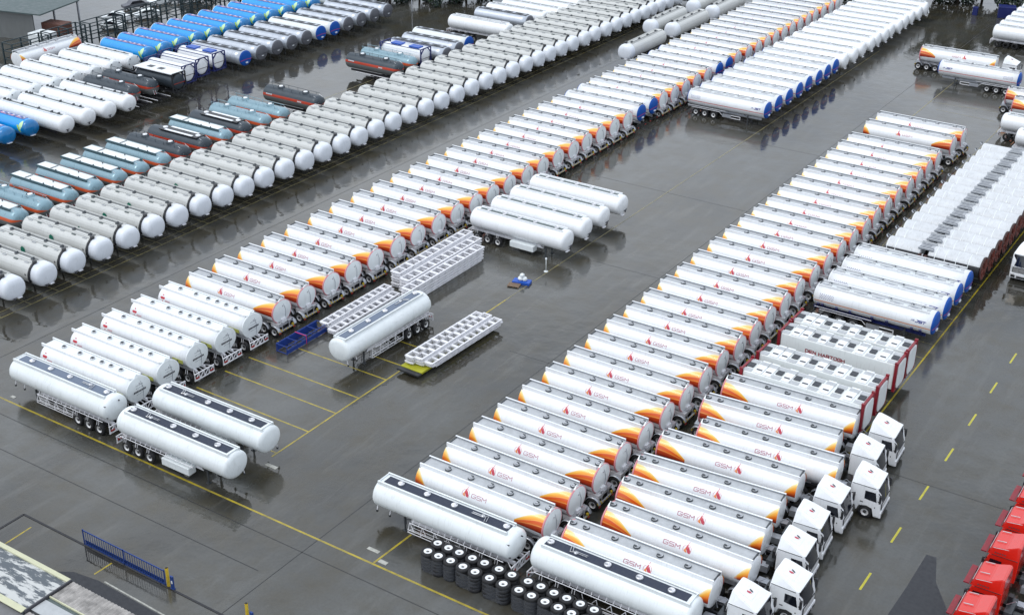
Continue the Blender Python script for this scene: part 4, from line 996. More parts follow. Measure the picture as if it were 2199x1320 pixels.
DS = dark_template(SLATE); DN = dark_template(NAVY); DNB = dark_template(NAVY, 2, True)
def lin(tmpl, L, x0, y, flip, name, label, cat, group=None, z=0, j=.25):
    """place a template of length L with its -x end at world x0, centre line y; flip turns its rear to -x"""
    a = radians(J(j)); place(tmpl, name, (x0 + (L if flip else 0), y, z), (pi if flip else 0) + a, label, cat, group)
# row A: middle-left row
gcount = 0
for i, y in enumerate(A_):
    k = i + 1; xj = J(.08)
    if i == 0: lin(DS, LN, -87.35, y, False, 'tanker_trailer', 'white tanker trailer with slate-blue roof strip, alone at the near left corner', 'tanker trailer', None, j=.05)
    elif i < 6: lin(DM, 10.75, -87.1 + xj, y, False, 'tanker_trailer', 'all-white tanker trailer with red diamond sign, %s behind the slate-striped one' % nth(i), 'tanker trailer', 'white tankers with red diamonds')
    elif i in (26, 27, 33, 34): lin(JR, LJ, -87.1 + xj, y, False, 'tanker_trailer', 'white tanker with navy blue rear end among orange ones, %s along the middle-left row' % nth(k), 'tanker trailer', 'blue-ended tankers in the middle-left row')
    else: lin(G1, LB, -87.15 + xj, y, False, 'tanker_trailer', 'white tanker with orange swooshes, %s of the middle-left row from its near end' % nth(k), 'tanker trailer', 'orange-swoosh tankers of the middle-left row')
lin(DN, LN, -73.75, 57.35, True, 'tanker_trailer', 'white tanker with navy roof strip parked nearest the long yellow line', 'tanker trailer', 'navy-striped white tankers', j=.05) if 0 else lin(DNB, LN, -73.75, 57.3, True, 'tanker_trailer', 'white tanker with navy roof strip and white side box beside the yellow line', 'tanker trailer', 'navy-striped white tankers', j=.05)
lin(DNB, LN, -74.1, 61.3, True, 'tanker_trailer', 'white tanker with navy roof strip second in from the yellow line', 'tanker trailer', 'navy-striped white tankers', j=.05)
# row D: middle-right row
for i, y in enumerate(D_):
    if i == 0: lin(DN, LN, -51.15, y, False, 'tanker_trailer', 'white tanker with navy roof strip behind the stacks of spare wheels', 'tanker trailer', 'navy-striped white tankers', j=.05)
    else: lin(G1, LB, -49.6 + J(.08), y, False, 'tanker_trailer', 'white tanker with orange swooshes, %s of the middle-right row from its near end' % nth(i + 1), 'tanker trailer', 'orange-swoosh tankers of the middle-right row')
# row D2: coupled trailers and their tractors
lin(DN, LN, -37.95, 61.17, True, 'tanker_trailer', 'white tanker with navy roof strip in front of the coupled orange-swoosh trucks', 'tanker trailer', 'navy-striped white tankers', j=.05)
CABW = cab_template(WHITE)
ty = [63.8, 67.2, 70.4, 73.5, 77.5, 80.7, 84.1, 88.0]; tx = [-36.9, -35.7, -36.4, -36.8, -36.9, -35.2, -36.6, -36.5]
cy = [63.95, 67.3, 71.0, 74.5, 78.1, 81.4, 84.95, 88.6]; cx = [-22.35, -20.9, -22.05, -22.4, -22.3, -20.7, -22.15, -22.0]
for i in range(8):
    a = math.atan2(cy[i] - ty[i], 11.5); place(G1, 'tanker_trailer', (tx[i] + LB*cos(a), ty[i] + LB*sin(a), 0), pi + a, 'white orange-swoosh tanker coupled to the %s white truck from the near end' % nth(i + 1), 'tanker trailer', 'tankers coupled to white trucks')
    place(CABW, 'tractor_unit', (cx[i], cy[i], 0), a, 'white tractor unit with red roof emblem, %s in line from the near end' % nth(i + 1), 'truck', 'white tractor units with coupled tankers')
DH = dh_template(); DHT = dh_template(True)
for i, y in enumerate([90.25, 93.55, 98.1, 100.85]):
    lin(DHT if i == 2 else DH, 10.6, -35.95, y, False, 'tank_container', ['white red-framed container nearest the coupled trucks', 'white red-framed container second from the coupled trucks', 'white red-framed container with red company lettering along its side', 'white red-framed container nearest the blue-ended tankers'][i], 'container', 'white containers with red frames', j=.05)
for i, y in enumerate([109.3, 112.8, 116.3, 119.6]):
    lin(JO, LJ, -36.95, y, True, 'tanker_trailer', 'blue-ended white tanker with orange stripe, %s from the red-framed containers' % nth(i + 1), 'tanker trailer', 'orange-striped tankers by the containers', j=.05)
SI = silo_template(); SI1 = silo_template(True)
for i in range(14): lin(SI1 if i == 0 else SI, 9.6, -35.2 + J(.05), 123.35 + i*2.56, False, 'silo_trailer', 'white ribbed twin-section silo trailer with rust-red end, %s from the blue-ended tankers' % nth(i + 1), 'silo trailer', 'silo trailers packed side by side', j=.05)
# right-hand rows further away
for i, y in enumerate(C1_):
    if i < 8: lin(JR, LJ, -73.9 + J(.06), y, True, 'tanker_trailer', 'white tanker with blue nose and red stripe, %s of the block from its near end' % nth(i + 1), 'tanker trailer', 'blue-nosed tankers in the central block', j=.1)
    else: lin(PL, 11.6, -74.0 + J(.1), y, True, 'tanker_trailer', 'plain white tanker with thin roof strip, %s beyond the blue-nosed ones' % nth(i - 7), 'tanker trailer', 'plain white tankers in the central block', j=.1)
for i, y in enumerate([106.1, 109.9, 113.6, 117.6]): lin(PLB, 11.9, -74.4, y, True, 'tanker_trailer', 'glossy plain white tanker in the group of four, %s from the stacked white frames' % nth(i + 1), 'tanker trailer', 'group of four plain white tankers', j=.05)
place(DS, 'tanker_trailer', (-67.0, 74.9, 0), pi/2 - .01, 'white tanker with slate roof strip parked crosswise between the white frames', 'tanker trailer')
# row B and the parked tankers behind it
GB = [grey_template(True, True), grey_template(True, False), grey_template(False)]
for i, y in enumerate(B_):
    tm = GB[0] if i in (2, 3, 5, 6, 8) else (GB[1] if i in (4, 7, 9, 10, 11, 12, 13, 14, 15, 16, 17, 18, 19, 22) else GB[2])
    lin(tm, LG, -110.95 + J(.05), y + .45, False, 'tanker_trailer', 'warm grey angular tanker with pale nose, %s of the grey row from its near end' % nth(i + 1), 'tanker trailer', 'grey angular tankers in the long row', j=.1)
for k, (x, y, nm) in enumerate([(-91.55, 169.6, 'nearest of the crosswise grey tankers'), (-95.3, 184.3, 'left tanker of the middle crosswise grey pair'), (-91.5, 184.6, 'right tanker of the middle crosswise grey pair'), (-95.5, 199.6, 'left tanker of the farthest crosswise grey pair'), (-91.3, 198.2, 'right tanker of the farthest crosswise grey pair')]):
    place(GB[2], 'tanker_trailer', (x, y + 11.2, 0), -pi/2 + J(.01), 'warm grey angular tanker standing crosswise, ' + nm, 'tanker trailer', 'grey tankers standing crosswise')
SV = silver_template(); SVD = silver_template(False, True); DKD = silver_template(False, True, True); DKS = silver_template(False, False, True, True)
lin(SV, 9.6, -122.3, 78.3, False, 'tanker_trailer', 'silver-blue tanker with orange band cut off at the left edge', 'tanker trailer', 'silver-blue orange-banded tankers')
lin(SVD, 9.6, -122.3, 81.6, False, 'tanker_trailer', 'silver-blue tanker with two manhole domes near the left edge', 'tanker trailer', 'silver-blue orange-banded tankers')
spec = {5: (DKD, 'dark slate tanker with orange band and two white dome lids'), 6: (DKS, 'dark maroon-banded tanker with two white roof strips, nearer of the two'), 8: (DKS, 'dark maroon-banded tanker with two white roof strips, farther of the two'), 9: (SVD, 'silver-blue tanker with domes just beyond the farther dark tanker'), 10: (SVD, 'silver-blue tanker with domes and red roof mark, last of the group'), 11: (DKD, 'dark slate tanker with orange band standing alone behind the grey row')}
for i, y in enumerate(B2_):
    tm, lb = spec.get(i, (SV, 'silver-blue tanker with white roof deck and orange band, %s from the left edge' % nth(i + 2)))
    lin(tm, 9.6, -122.3 if i < 11 else -121.9, y + .1, False, 'tanker_trailer', lb, 'tanker trailer', 'silver-blue and dark tankers behind the grey row')
AL = alu_template(); ALB = alu_template(BLUE, WHITE2); ALG = alu_template(BLUE, ALU)
lin(DKD, 9.6, -122.8, 143.6, False, 'tanker_trailer', 'dark slate tanker with orange band and lettering in front of a pale one', 'tanker trailer', 'mixed tankers behind the grey row')
lin(SVD, 9.6, -122.8, 146.9, False, 'tanker_trailer', 'pale silver tanker tucked between the dark tanker and the strapped one', 'tanker trailer', 'mixed tankers behind the grey row')
TCB = tank_container(DBLUE, blue_pads=True); TCW = tank_container(DBLUE); TCD = tank_container(PLBLK, body=SLB, roofw=True, band=ORD)
lin(TCB, 7.6, -121.3, 150.2, False, 'tank_container', 'white tank container with blue roof pads beside the grey aluminium tankers', 'container', None)
lin(AL, 10.2, -122.6, 153.5, False, 'tanker_trailer', 'aluminium grey tanker next to the padded tank container', 'tanker trailer', 'mixed tankers behind the grey row')
lin(AL, 10.2, -122.8, 156.9, False, 'tanker_trailer', 'aluminium grey tanker beside the white one with patterned end', 'tanker trailer', 'mixed tankers behind the grey row')
lin(ALB, 10.2, -123.4, 160.3, False, 'tanker_trailer', 'white tanker with red and blue patterned end behind the grey row', 'tanker trailer', 'mixed tankers behind the grey row')
lin(plain_template(FLOORL, 11.6, 1), 11.6, -123.5, 169.9, True, 'tanker_trailer', 'lone glossy white tanker with open ground in front of it', 'tanker trailer', 'mixed tankers behind the grey row')
lin(AL, 10.2, -122.6, 176.0, False, 'tanker_trailer', 'aluminium grey tanker beside the far white tankers at the top', 'tanker trailer', 'mixed tankers behind the grey row')
for k, y in enumerate([179.6, 182.9, 186.4, 190.0]): lin(PL, 11.6, -122.9 + .8*k, y, True, 'tanker_trailer', 'white tanker at the top edge beyond the aluminium one, %s of four' % nth(k + 1), 'tanker trailer', 'white tankers at the top edge')
# far-left block
BL = blue_template(); WB = white_back_template(); WF = white_front_template()
for k in range(12): lin(BL, 10.2, -158.0, 128.9 + k*3.33, False, 'tanker_trailer', 'vivid blue tanker with green crescent, %s of the far blue row from its left end' % nth(k + 1), 'tanker trailer', 'vivid blue tankers in the far row', j=.1)
lin(ALB, 10.2, -156, 168.9, False, 'tanker_trailer', 'white tanker with dark patterned end at the top of the blue row', 'tanker trailer')
for k, y in enumerate([124.6, 121.2, 117.8, 114.5, 111.1, 107.8, 104.4, 101.0, 97.6]): lin(WB, 11.0, -158.0, y, False, 'tanker_trailer', 'white tanker in the far left back row, %s from the blue tankers' % nth(k + 1), 'tanker trailer', 'white tankers in the far left back row', j=.1)
for k, y in enumerate([111.4, 108.0, 104.6, 101.2]): lin(WF, 13.0, -145.9, y, False, 'tanker_trailer', 'long white tanker with T-shaped nose lamp, %s from the dark frames' % nth(k + 1), 'tanker trailer', 'long white tankers at the far left', j=.1)
for k, y in enumerate([97.8, 94.3]): lin(BL, 10.2, -145.6, y, False, 'tanker_trailer', ['vivid blue tanker beside the long white tankers at the left edge', 'vivid blue tanker half cut off by the left edge'][k], 'tanker trailer', 'vivid blue tankers at the left edge', j=.1)
for k, y in enumerate([114.7, 118.0]): lin(DKD, 9.6, -145.2, y, False, 'tanker_trailer', ['dark slate tanker right beside the long white tankers', 'dark slate tanker second beside the long white tankers'][k], 'tanker trailer', 'dark tankers at the far left', j=.1)
lin(TCD, 7.6, -141.8, 121.2, False, 'tank_container', 'dark tank container with white roof frame and two hatches', 'container', None)
lin(TCW, 7.6, -143.4, 124.6, False, 'tank_container', 'white tank container with octagonal blue end frame', 'container', 'white tank containers in blue frames')
lin(TCW, 7.6, -144.2, 128.0, False, 'tank_container', 'white tank container with round pink-tinted end, middle of the three', 'container', 'white tank containers in blue frames')
lin(TCB, 7.6, -144.4, 131.5, False, 'tank_container', 'white tank container with blue roof pads near the blue-ended grey tanker', 'container', 'white tank containers in blue frames')
for k, y in enumerate([135.4, 138.8, 142.2, 145.5, 148.8, 152.1, 155.4, 158.7, 162.0, 165.4, 168.8]):
    tm, lb = (ALG, 'grey tanker with bright blue end dish beside the padded container') if k == 0 else ((ALB, 'white tanker with bright blue end dish, %s of the two in the grey row' % ('nearer' if k == 5 else 'farther')) if k in (5, 6) else (AL, 'aluminium grey tanker with dark end, %s beyond the blue-ended grey one' % nth(k)))
    lin(tm, 10.2, -145.7, y, False, 'tanker_trailer', lb, 'tanker trailer', 'aluminium tankers in the far row', j=.1)
place(G1, 'tanker_trailer', (-161.9, 115.9, 0), pi/2 + .02, 'white orange-swoosh tanker parked lengthwise behind the far left white tankers', 'tanker trailer')
# upper right
for k, y in enumerate([214.0, 217.2, 220.6, 224.0, 227.4, 230.8]): lin(PL, 11.6, -49.5, y, True, 'tanker_trailer', 'plain white tanker at the upper right edge, %s from its near side' % nth(k + 1), 'tanker trailer', 'white tankers at the upper right edge', j=.1)
lin(G1, LB, -54.8, 195.0, True, 'tanker_trailer', 'white orange-swoosh tanker coupled to a white truck in the upper right', 'tanker trailer', None)
place(CABW, 'tractor_unit', (-40.6, 195.4, 0), .02, 'white tractor unit with bare roof in the upper right corner', 'truck')
lin(JR, LJ, -50.2, 189.4, False, 'tanker_trailer', 'white red-striped tanker with navy right end in front of the upper right truck', 'tanker trailer', None)
lin(G1, LB, -38.6, 181.2, True, 'tanker_trailer', 'white orange-swoosh tanker cut by the right edge, farther of the two', 'tanker trailer', 'orange-swoosh tankers at the right edge'); lin(G1, LB, -36.8, 177.6, True, 'tanker_trailer', 'white orange-swoosh tanker cut by the right edge, nearer of the two', 'tanker trailer', 'orange-swoosh tankers at the right edge')
lin(PL, 11.6, -36.4, 170.1, True, 'tanker_trailer', 'white tanker with grey roof line at the right edge, farther one', 'tanker trailer', 'plain white tankers by the right edge'); lin(PL, 11.6, -33.3, 165.2, True, 'tanker_trailer', 'white tanker at the right edge just beyond the silo trailers', 'tanker trailer', 'plain white tankers by the right edge')
place(CABW, 'tractor_unit', (-22.6, 127.2, 0), -pi/2, 'white tractor unit facing the viewer at the right edge', 'truck')
CABR = cab_template(TRED, red=True, emblem=False)
for k, y in enumerate([66.9, 70.7, 74.4, 78.4, 81.8, 85.4, 89.0]):
    place(CABR, 'tractor_unit', (-12.6, y, 0), pi, 'red high-roof tractor unit at the lower right edge, %s from the bottom' % nth(k + 1), 'truck', 'red tractor units at the right edge')

# ------------------------------------------------------------------ spare wheel stacks
RT = RM[1]
def flat_wheel(label, x, y, z, top):
    e = bpy.data.objects.new('spare_wheel', TYF); COL.objects.link(e); e.location = (x, y, z); e['label'] = label; e['category'] = 'wheel'; e['group'] = 'stacked spare wheels'; e.rotation_euler = (0, 0, J(3))
    o = bpy.data.objects.new('rim', RMF); COL.objects.link(o); o.parent = e
mb = MB(); mb.lathe([(.29, -.13), (.44, -.145), (.495, -.11), (.51, 0), (.495, .11), (.44, .145), (.29, .13)], TYRE, 28); TYF = mb.mesh('tyre')
mb = MB(); mb.lathe([(.30, .12), (.28, .135), (.20, .13), (.115, .11), (.11, .05), (.07, .05), (.001, .05)], [RIM, WHITE, WHITE, RIM, HUB, HUB], 22); RMF = mb.mesh('rim')
sx = [-44.5, -43.6, -42.65, -41.6, -40.6, -39.4, -38.35, -37.1, -36.1, -35.1, -34.1, -33.05, -32.0]
ordw = ['bottom', 'second', 'third', 'fourth', 'top']
for r_, (y0, rown) in enumerate(((57.75, 'front'), (58.85, 'back'))):
    for i, x in enumerate(sx):
        jx, jy = J(.03), J(.04); n = 5
        for k in range(n):
            flat_wheel('%s spare wheel of the %s stack from the left, %s row under the tanker' % (ordw[k], nth(i + 1), rown), x + jx + J(.012), y0 + jy + J(.012), .16 + k*.292, k == n - 1)
def wrap(x0, x1, y0, y1, h, lab):
    mb = MB(); c = [];  r = .5
    for (cx_, cy_, a0) in ((x1, y1, 0), (x0, y1, 90), (x0, y0, 180), (x1, y0, 270)):
        for a in range(0, 91, 18): c.append((cx_ + (r + .03)*cos(radians(a0 + a)), cy_ + (r + .03)*sin(radians(a0 + a))))
    R = []
    for z in (.1, .35, .6, .85, 1.1, h): R.append([(x + J(.012), y + J(.012), z + .03*sin(i*1.7 + z*9)) for i, (x, y) in enumerate(c)])
    mb.rings(R, lambda i, k: WRAP, True); solo('plastic_wrap', mb.mesh('plastic_wrap'), (0, 0, 0), 0, lab, 'plastic wrap', 'stretch film round the wheel stacks')
for k, (a, b_) in enumerate(((0, 1), (2, 2), (3, 4), (5, 6), (7, 8), (9, 10), (11, 12))):
    wrap(sx[a], sx[b_], 57.75, 58.85, 1.32, 'clear stretch film round the %s bundle of spare wheels from the left' % nth(k + 1))

# ------------------------------------------------------------------ skeleton frames, racks, small things
LF = ladder_frame(12.4, 1.05); LF2 = ladder_frame(9.6, .85); LF3 = ladder_frame(10.4, .8)
def frame_stack(me, x, y, z0, n, lab, grp, dz=.3, ang=pi/2, step=0):
    for k in range(n):
        o = solo('skeleton_frame', me, (x + J(.05) , y + J(.08) + step*k, z0 + k*dz), ang + J(.004), '%s %s' % (('bottom', 'second', 'third', 'fourth', 'fifth', 'sixth', 'seventh')[k] if k < n - 1 else 'topmost', lab), 'steel frame', grp)
frame_stack(LF, -73.25, 91.0, 0, 6, 'white chassis frame in the tall stack next to the orange-swoosh tankers', 'white chassis frames stacked in the yard')
frame_stack(LF, -71.95, 90.6, 0, 5, 'white chassis frame in the second stack from the orange-swoosh tankers', 'white chassis frames stacked in the yard')
frame_stack(LF, -70.5, 89.0, 0, 5, 'white chassis frame in the stack nearest the open yard', 'white chassis frames stacked in the yard')
frame_stack(LF2, -73.1, 80.2, .35, 2, 'white chassis frame beside the blue frame, tanker side', 'low white chassis frames')
frame_stack(LF2, -72.0, 79.9, .05, 2, 'white chassis frame beside the blue frame, yard side', 'low white chassis frames')
mb = MB()
mb.box(-1.15, 1.15, 0, 11.2, .38, .55, YGR); mb.box(-1.2, 1.2, -.5, 0, .35, .5, PLBLK); mb.box(-1.25, 1.25, 11.2, 11.4, .38, .58, CHASB)
t_ = [T('deck', mb.mesh('deck'))]
for yy in (2.5, 9): t_ += [T('wheel', TY, (s_*.85, yy, .25), pi/2) for s_ in ()]
mb = MB()
for s_ in (-1, 1):
    for yy in (1.0, 5.5, 10.0): mb.box(s_*.9 - .1, s_*.9 + .1, yy - .1, yy + .1, 0, .38, CHASB)
t_.append(T('supports', mb.mesh('supports')))
place(t_, 'flat_rack', (-61.7, 78.3, 0), -.03, 'yellow-green flat rack carrying white frames near the yellow line', 'rack')
for k, xx in enumerate((-62.35, -61.45, -60.55)): frame_stack(LF3, xx, 78.9 + .2*k, .56, 3 if k < 2 else 2, 'white frame on the yellow rack, %s column from the left' % nth(k + 1), 'white frames on the yellow rack', .27, pi/2 - .03)
mb = MB()
for y in (-.62, .62):
    for z in (.1, .45, .8): mb.tube([(0, y, z), (5.4, y, z)], .04, BFR, 6)
for x in (0, 1.35, 2.7, 4.05, 5.4):
    for z in (.1, .8): mb.tube([(x, -.62, z), (x, .62, z)], .04, BFR, 6)
    for y in (-.62, .62): mb.tube([(x, y, .0), (x, y, .82)], .04, BFR, 6)
    if x < 5: mb.tube([(x, -.62, .1), (x + 1.35, -.62, .8)], .03, BFR, 5); mb.tube([(x, .62, .8), (x + 1.35, .62, .1)], .03, BFR, 5)
t_ = [T('steel_frame', mb.mesh('steel_frame'))]
mb = MB(); mb.box(.1, 5.3, .55, .64, .12, .78, BFR); mb.box(.1, 5.3, -.64, -.55, .12, .42, BFR); t_.append(T('side_panel', mb.mesh('side_panel')))
mb = MB(); mb.box(2.5, 2.56, -.68, .68, .84, .87, PINK); mb.box(2.5, 2.56, -.69, -.66, 0, .86, PINK); t_.append(T('strap', mb.mesh('strap')))
place(t_, 'steel_cage', (-73.55, 74.9, 0), pi/2, 'low blue steel cage with a pink strap beside the orange-swoosh tankers', 'steel cage')
# hand pump post, blue tray with white bags, pallet
mb = MB(); mb.lathe([(.22, 0), (.22, .05), (.001, .06)], WHITE2, 12); t_ = [T('base', mb.mesh('base'))]
mb = MB(); mb.tube([(0, 0, .05), (0, 0, 1.35)], .035, WHITE2, 8); t_.append(T('pole', mb.mesh('pole'))); mb = MB(); mb.lathe([(.09, 0), (.1, .18), (.001, .22)], WHITE2, 10, 'z', (0, 0, 1.32)); t_.append(T('cap', mb.mesh('cap')))
place(t_, 'marker_post', (-63.15, 102.6, 0), 0, 'slim white marker post on a square base beside the yellow line', 'post')
mb = MB(); mb.box(-.9, .9, -.45, .45, 0, .28, BPLA); tr = bev_mesh(mb, 'tray', .04); solo('tray', tr, (-63.7, 99.0, 0), .25, 'blue plastic tray on the wet ground holding white sacks', 'tray')
for k, (dx, dy, dz, s_) in enumerate(((-.15, .0, .42, .3), (.22, .12, .42, .28), (.0, .05, .78, .26))):
    b = bmesh.new(); bmesh.ops.create_icosphere(b, subdivisions=2, radius=s_)
    for v in b.verts: v.co *= 1 + J(.14); v.co.z *= .85
    me = bpy.data.meshes.new('sack'); b.to_mesh(me); b.free(); me.materials.append(WHITE2)
    solo('sack', me, (-63.7 + dx, 99.0 + dy, dz + .05), 0, ['lumpy white sack at the left of the blue tray', 'lumpy white sack at the right of the blue tray', 'lumpy white sack on top of the others in the tray'][k], 'sack', 'white sacks in the blue tray')
mb = MB()
WOOD = mat('weathered wood', (.22, .15, .10), .7, var=.3, vs=4)
for k in range(5): mb.box(-.6, .6, -.4 + k*.18, -.27 + k*.18, .1, .13, WOOD)
for x in (-.55, 0, .5): mb.box(x, x + .08, -.4, .45, 0, .1, WOOD)
solo('pallet', mb.mesh('pallet'), (-64.0, 98.0, 0), .25, 'small weathered wooden pallet in front of the blue tray', 'pallet')

# ------------------------------------------------------------------ gate, bollards, corner building
GT = []
mb = MB()
for z in (.18, 1.32): mb.box(0, 8.1, -.03, .03, z - .04, z + .04, GBLUE)
for x in (.03, 8.07, 4.1): mb.box(x - .04, x + .04, -.03, .03, .1, 1.4, GBLUE)
GT.append(T('gate_frame', mb.mesh('gate_frame')))
bm_ = MB(); bm_.tube([(0, 0, .2), (0, 0, 1.32)], .022, GBLUE, 6); bar_ = bm_.mesh('bar')
for k in range(33): GT.append(T('bar', bar_, (.28 + k*.235, 0, 0)))
mb = MB(); mb.box(.1, 8.0, .035, .045, .22, .52, GBLUE); GT.append(T('kick_panel', mb.mesh('kick_panel')))
GT2 = mb = MB()
for x in (.6, 4, 7.5): mb.lathe([(.09, -.03), (.1, 0), (.09, .03)], DSTEEL, 12, 'y', (x, 0, .09))
GT.append(T('rollers', mb.mesh('rollers')))
place(GT, 'sliding_gate', (-66.05, 46.3, 0), 0, 'blue barred sliding gate standing on its ground rail', 'gate')
mb = MB(); mb.box(-72.6, -50, 46.22, 46.38, .0, .03, CHASB); mb.box(-72.68, -72.5, 43.0, 46.3, 0, .03, CHASB); struct('gate_rail', mb.mesh('gate_rail'))
for k, (x, y, lb) in enumerate([(-57.85, 46.45, 'yellow guide bollard at the end of the blue gate'), (-50.9, 46.75, 'yellow guide bollard at the bottom edge of the view')]):
    mb = MB(); mb.lathe([(.11, 0), (.11, 1.5), (.10, 1.53)], YEL, 16); t_ = [T('shaft', mb.mesh('shaft'))]
    mb = MB(); mb.lathe([(.07, 0), (.07, .04), (.001, .05)], PLBLK, 12, 'z', (0, 0, 1.52)); t_.append(T('cap', mb.mesh('cap')))
    place(t_, 'bollard', (x, y, 0), 0, lb, 'bollard', 'yellow gate bollards')
    mb = MB(); mb.box(-.12, .12, -.06, .06, 0, 1.05, GBLUE); mb.box(-.16, .16, -.1, .1, 0, .06, GBLUE); t_ = [T('post', mb.mesh('post'))]; mb = MB(); mb.box(-.02, .1, -.09, -.06, .5, .7, WHITE2); t_.append(T('latch', mb.mesh('latch')))
    place(t_, 'gate_post', (x + .45, y - .05, 0), 0, ['blue gate post beside the nearer end bollard of the gate', 'blue gate post beside the bollard at the bottom edge'][k], 'post', 'blue gate posts')
# building at the lower left corner (roof seen from above)
def roofm(name, a, b_):
    m = bpy.data.materials.new(name); m.use_nodes = True; t = m.node_tree; bb = t.nodes['Principled BSDF']; g = t.nodes.new('ShaderNodeNewGeometry'); mp_ = t.nodes.new('ShaderNodeMapping'); mp_.inputs['Scale'].default_value = (.35, 1.3, 1)
    n = t.nodes.new('ShaderNodeTexNoise'); n.inputs['Scale'].default_value = 1.6; n.inputs['Detail'].default_value = 9; n.inputs['Roughness'].default_value = .7
    r = t.nodes.new('ShaderNodeMapRange'); r.inputs[1].default_value = .47; r.inputs[2].default_value = .53; x = t.nodes.new('ShaderNodeMix'); x.data_type = 'RGBA'; x.inputs[6].default_value = (*a, 1); x.inputs[7].default_value = (*b_, 1)
    t.links.new(g.outputs['Position'], mp_.inputs[0]); t.links.new(mp_.outputs[0], n.inputs['Vector']); t.links.new(n.outputs['Fac'], r.inputs[0]); t.links.new(r.outputs[0], x.inputs[0]); t.links.new(x.outputs[2], bb.inputs['Base Color']); bb.inputs['Roughness'].default_value = .45; return m
RW = roofm('peeling roof coating', (.50, .51, .50), (.085, .10, .115)); RC = mat('corrugated sheet', (.38, .36, .34), .5, .2, var=.55, vs=1.5, dirt=.5)
RTRIM = mat('cream roof edge', (.55, .55, .38), .5, var=.1); WALL = mat('grey render wall', (.18, .18, .185), .8, var=.2)
t_ = []
mb = MB(); mb.box(-90, -59.2, 30, 36.9, 0, 3.2, WALL); mb.box(-59.2, -52.8, 30, 36.9, 0, 3.1, WALL); mb.box(-90, -59.2, 36.9, 40.2, 0, 3.1, WALL); t_.append(T('wall', mb.mesh('wall')))
mb = MB(); mb.box(-90, -60.0, 36.9, 40.3, 3.25, 3.4, RW); mb.box(-90, -60.0, 36.8, 37.25, 3.4, 3.45, RTRIM); t_.append(T('flat_roof', mb.mesh('flat_roof')))
mb = MB(); mb.box(-90, -59.95, 40.3, 40.62, 3.2, 3.5, RTRIM); mb.box(-59.95, -59.85, 37.0, 40.6, 3.2, 3.52, INK); t_.append(T('roof_edge', mb.mesh('roof_edge')))
mb = MB(); mb.add([(0, 0, 0), (.12, 0, .06), (.18, 0, .06), (.30, 0, 0), (0, 1.75, 0), (.12, 1.75, .06), (.18, 1.75, .06), (.30, 1.75, 0)], [(0, 1, 5, 4), (1, 2, 6, 5), (2, 3, 7, 6)], RC); cr = mb.mesh('roof_sheet')
for k in range(24): t_.append(T('roof_sheet', cr, (-59.8 + k*.30, 38.85, 3.36)))
mb = MB(); mb.add([(0, 0, 0), (.12, 0, .06), (.18, 0, .06), (.30, 0, 0), (0, 1.6, 0), (.12, 1.6, .06), (.18, 1.6, .06), (.30, 1.6, 0)], [(0, 1, 5, 4), (1, 2, 6, 5), (2, 3, 7, 6)], RC); cr2 = mb.mesh('roof_sheet')
for k in range(24): t_.append(T('roof_sheet', cr2, (-59.8 + k*.30, 35.6, 3.30)))
mb = MB(); mb.box(-59.8, -52.6, 37.2, 37.4, 3.25, 3.30, PLBLK); mb.box(-59.8, -52.6, 37.4, 38.5, 3.28, 3.36, mat('roof light sheet', (.42, .44, .45), .35, var=.15)); mb.box(-59.8, -52.6, 38.5, 38.85, 3.2, 3.28, DSTRIP); mb.box(-59.8, -52.6, 38.78, 38.86, 3.3, 3.42, RTRIM); mb.box(-59.8, -52.6, 35.5, 40.5, 3.05, 3.2, WALL); t_.append(T('roof_valley', mb.mesh('roof_valley')))
place(t_, 'low_building', (0, 0, 0), 0, 'low building at the lower left corner with peeling and corrugated roofs', 'building')
for t0 in (): pass

# ------------------------------------------------------------------ background clutter, far left and top
TEAL = mat('dark teal steel', (.03, .05, .058), .5, .3, var=.3, vs=2)
def rack_template(h=3.6, L=6.5, w=2.2):
    mb = MB()
    for x in (0, L/2, L):
        for y in (0, w): mb.box(x - .1, x + .1, y - .1, y + .1, 0, h, TEAL)
        for z in (1.2, 2.4, h): mb.box(x - .06, x + .06, 0, w, z - .06, z + .06, TEAL)
        mb.bar((x, 0, .2), (x, w, 1.2), .06, .06, TEAL)
    t_ = [T('uprights', mb.mesh('uprights'))]
    mb = MB()
    for y in (0, w):
        for z in (1.2, 2.4, h): mb.box(0, L, y - .06, y + .06, z - .06, z + .06, TEAL)
    t_.append(T('beams', mb.mesh('beams'))); return t_
RK = rack_template()
for k in range(7): place(RK, 'storage_rack', (-164.6 - .3*(k % 2), 117.5 + k*7.2, 0), pi/2, 'dark steel storage rack beyond the blue tankers, %s from the left' % nth(k + 1), 'rack', 'dark steel racks along the far boundary')
mb = MB(); mb.box(0, 12, 0, .25, 0, 4.2, UND); mb.box(0, .25, 0, 9, 0, 4.2, WHITE2); t_ = [T('wall', mb.mesh('wall'))]
mb = MB(); mb.box(-.6, 14, -.6, 9.5, 4.3, 4.5, mat('pale roof sheet', (.07, .10, .10), .5, var=.25)); t_.append(T('roof', mb.mesh('roof')))
mb = MB()
for x in (4, 9, 13.8): mb.box(x - .12, x + .12, 9.0, 9.25, 0, 4.3, GALV)
t_.append(T('columns', mb.mesh('columns')))
place(t_, 'open_shed', (-186, 126, 0), .25, 'open-sided shed with pale roof and white end wall, top left', 'shed')
mb = MB(); mb.box(0, 3.2, 0, 2.8, .2, 2.9, WHITE2); wb = bev_mesh(mb, 'white_cabin', .04); solo('white_cabin', wb, (-170.2, 124.6, 0), .1, 'small white box cabin in front of the open shed', 'cabin')
mb = MB(); mb.box(0, 4, 0, 2.4, 0, 2.6, mat('brown container paint', (.12, .05, .035), .6, var=.3)); solo('shipping_container', bev_mesh(mb, 'shipping_container', .04), (-174.5, 130.5, 0), .2, 'rusty brown container to the right of the white cabin', 'container')
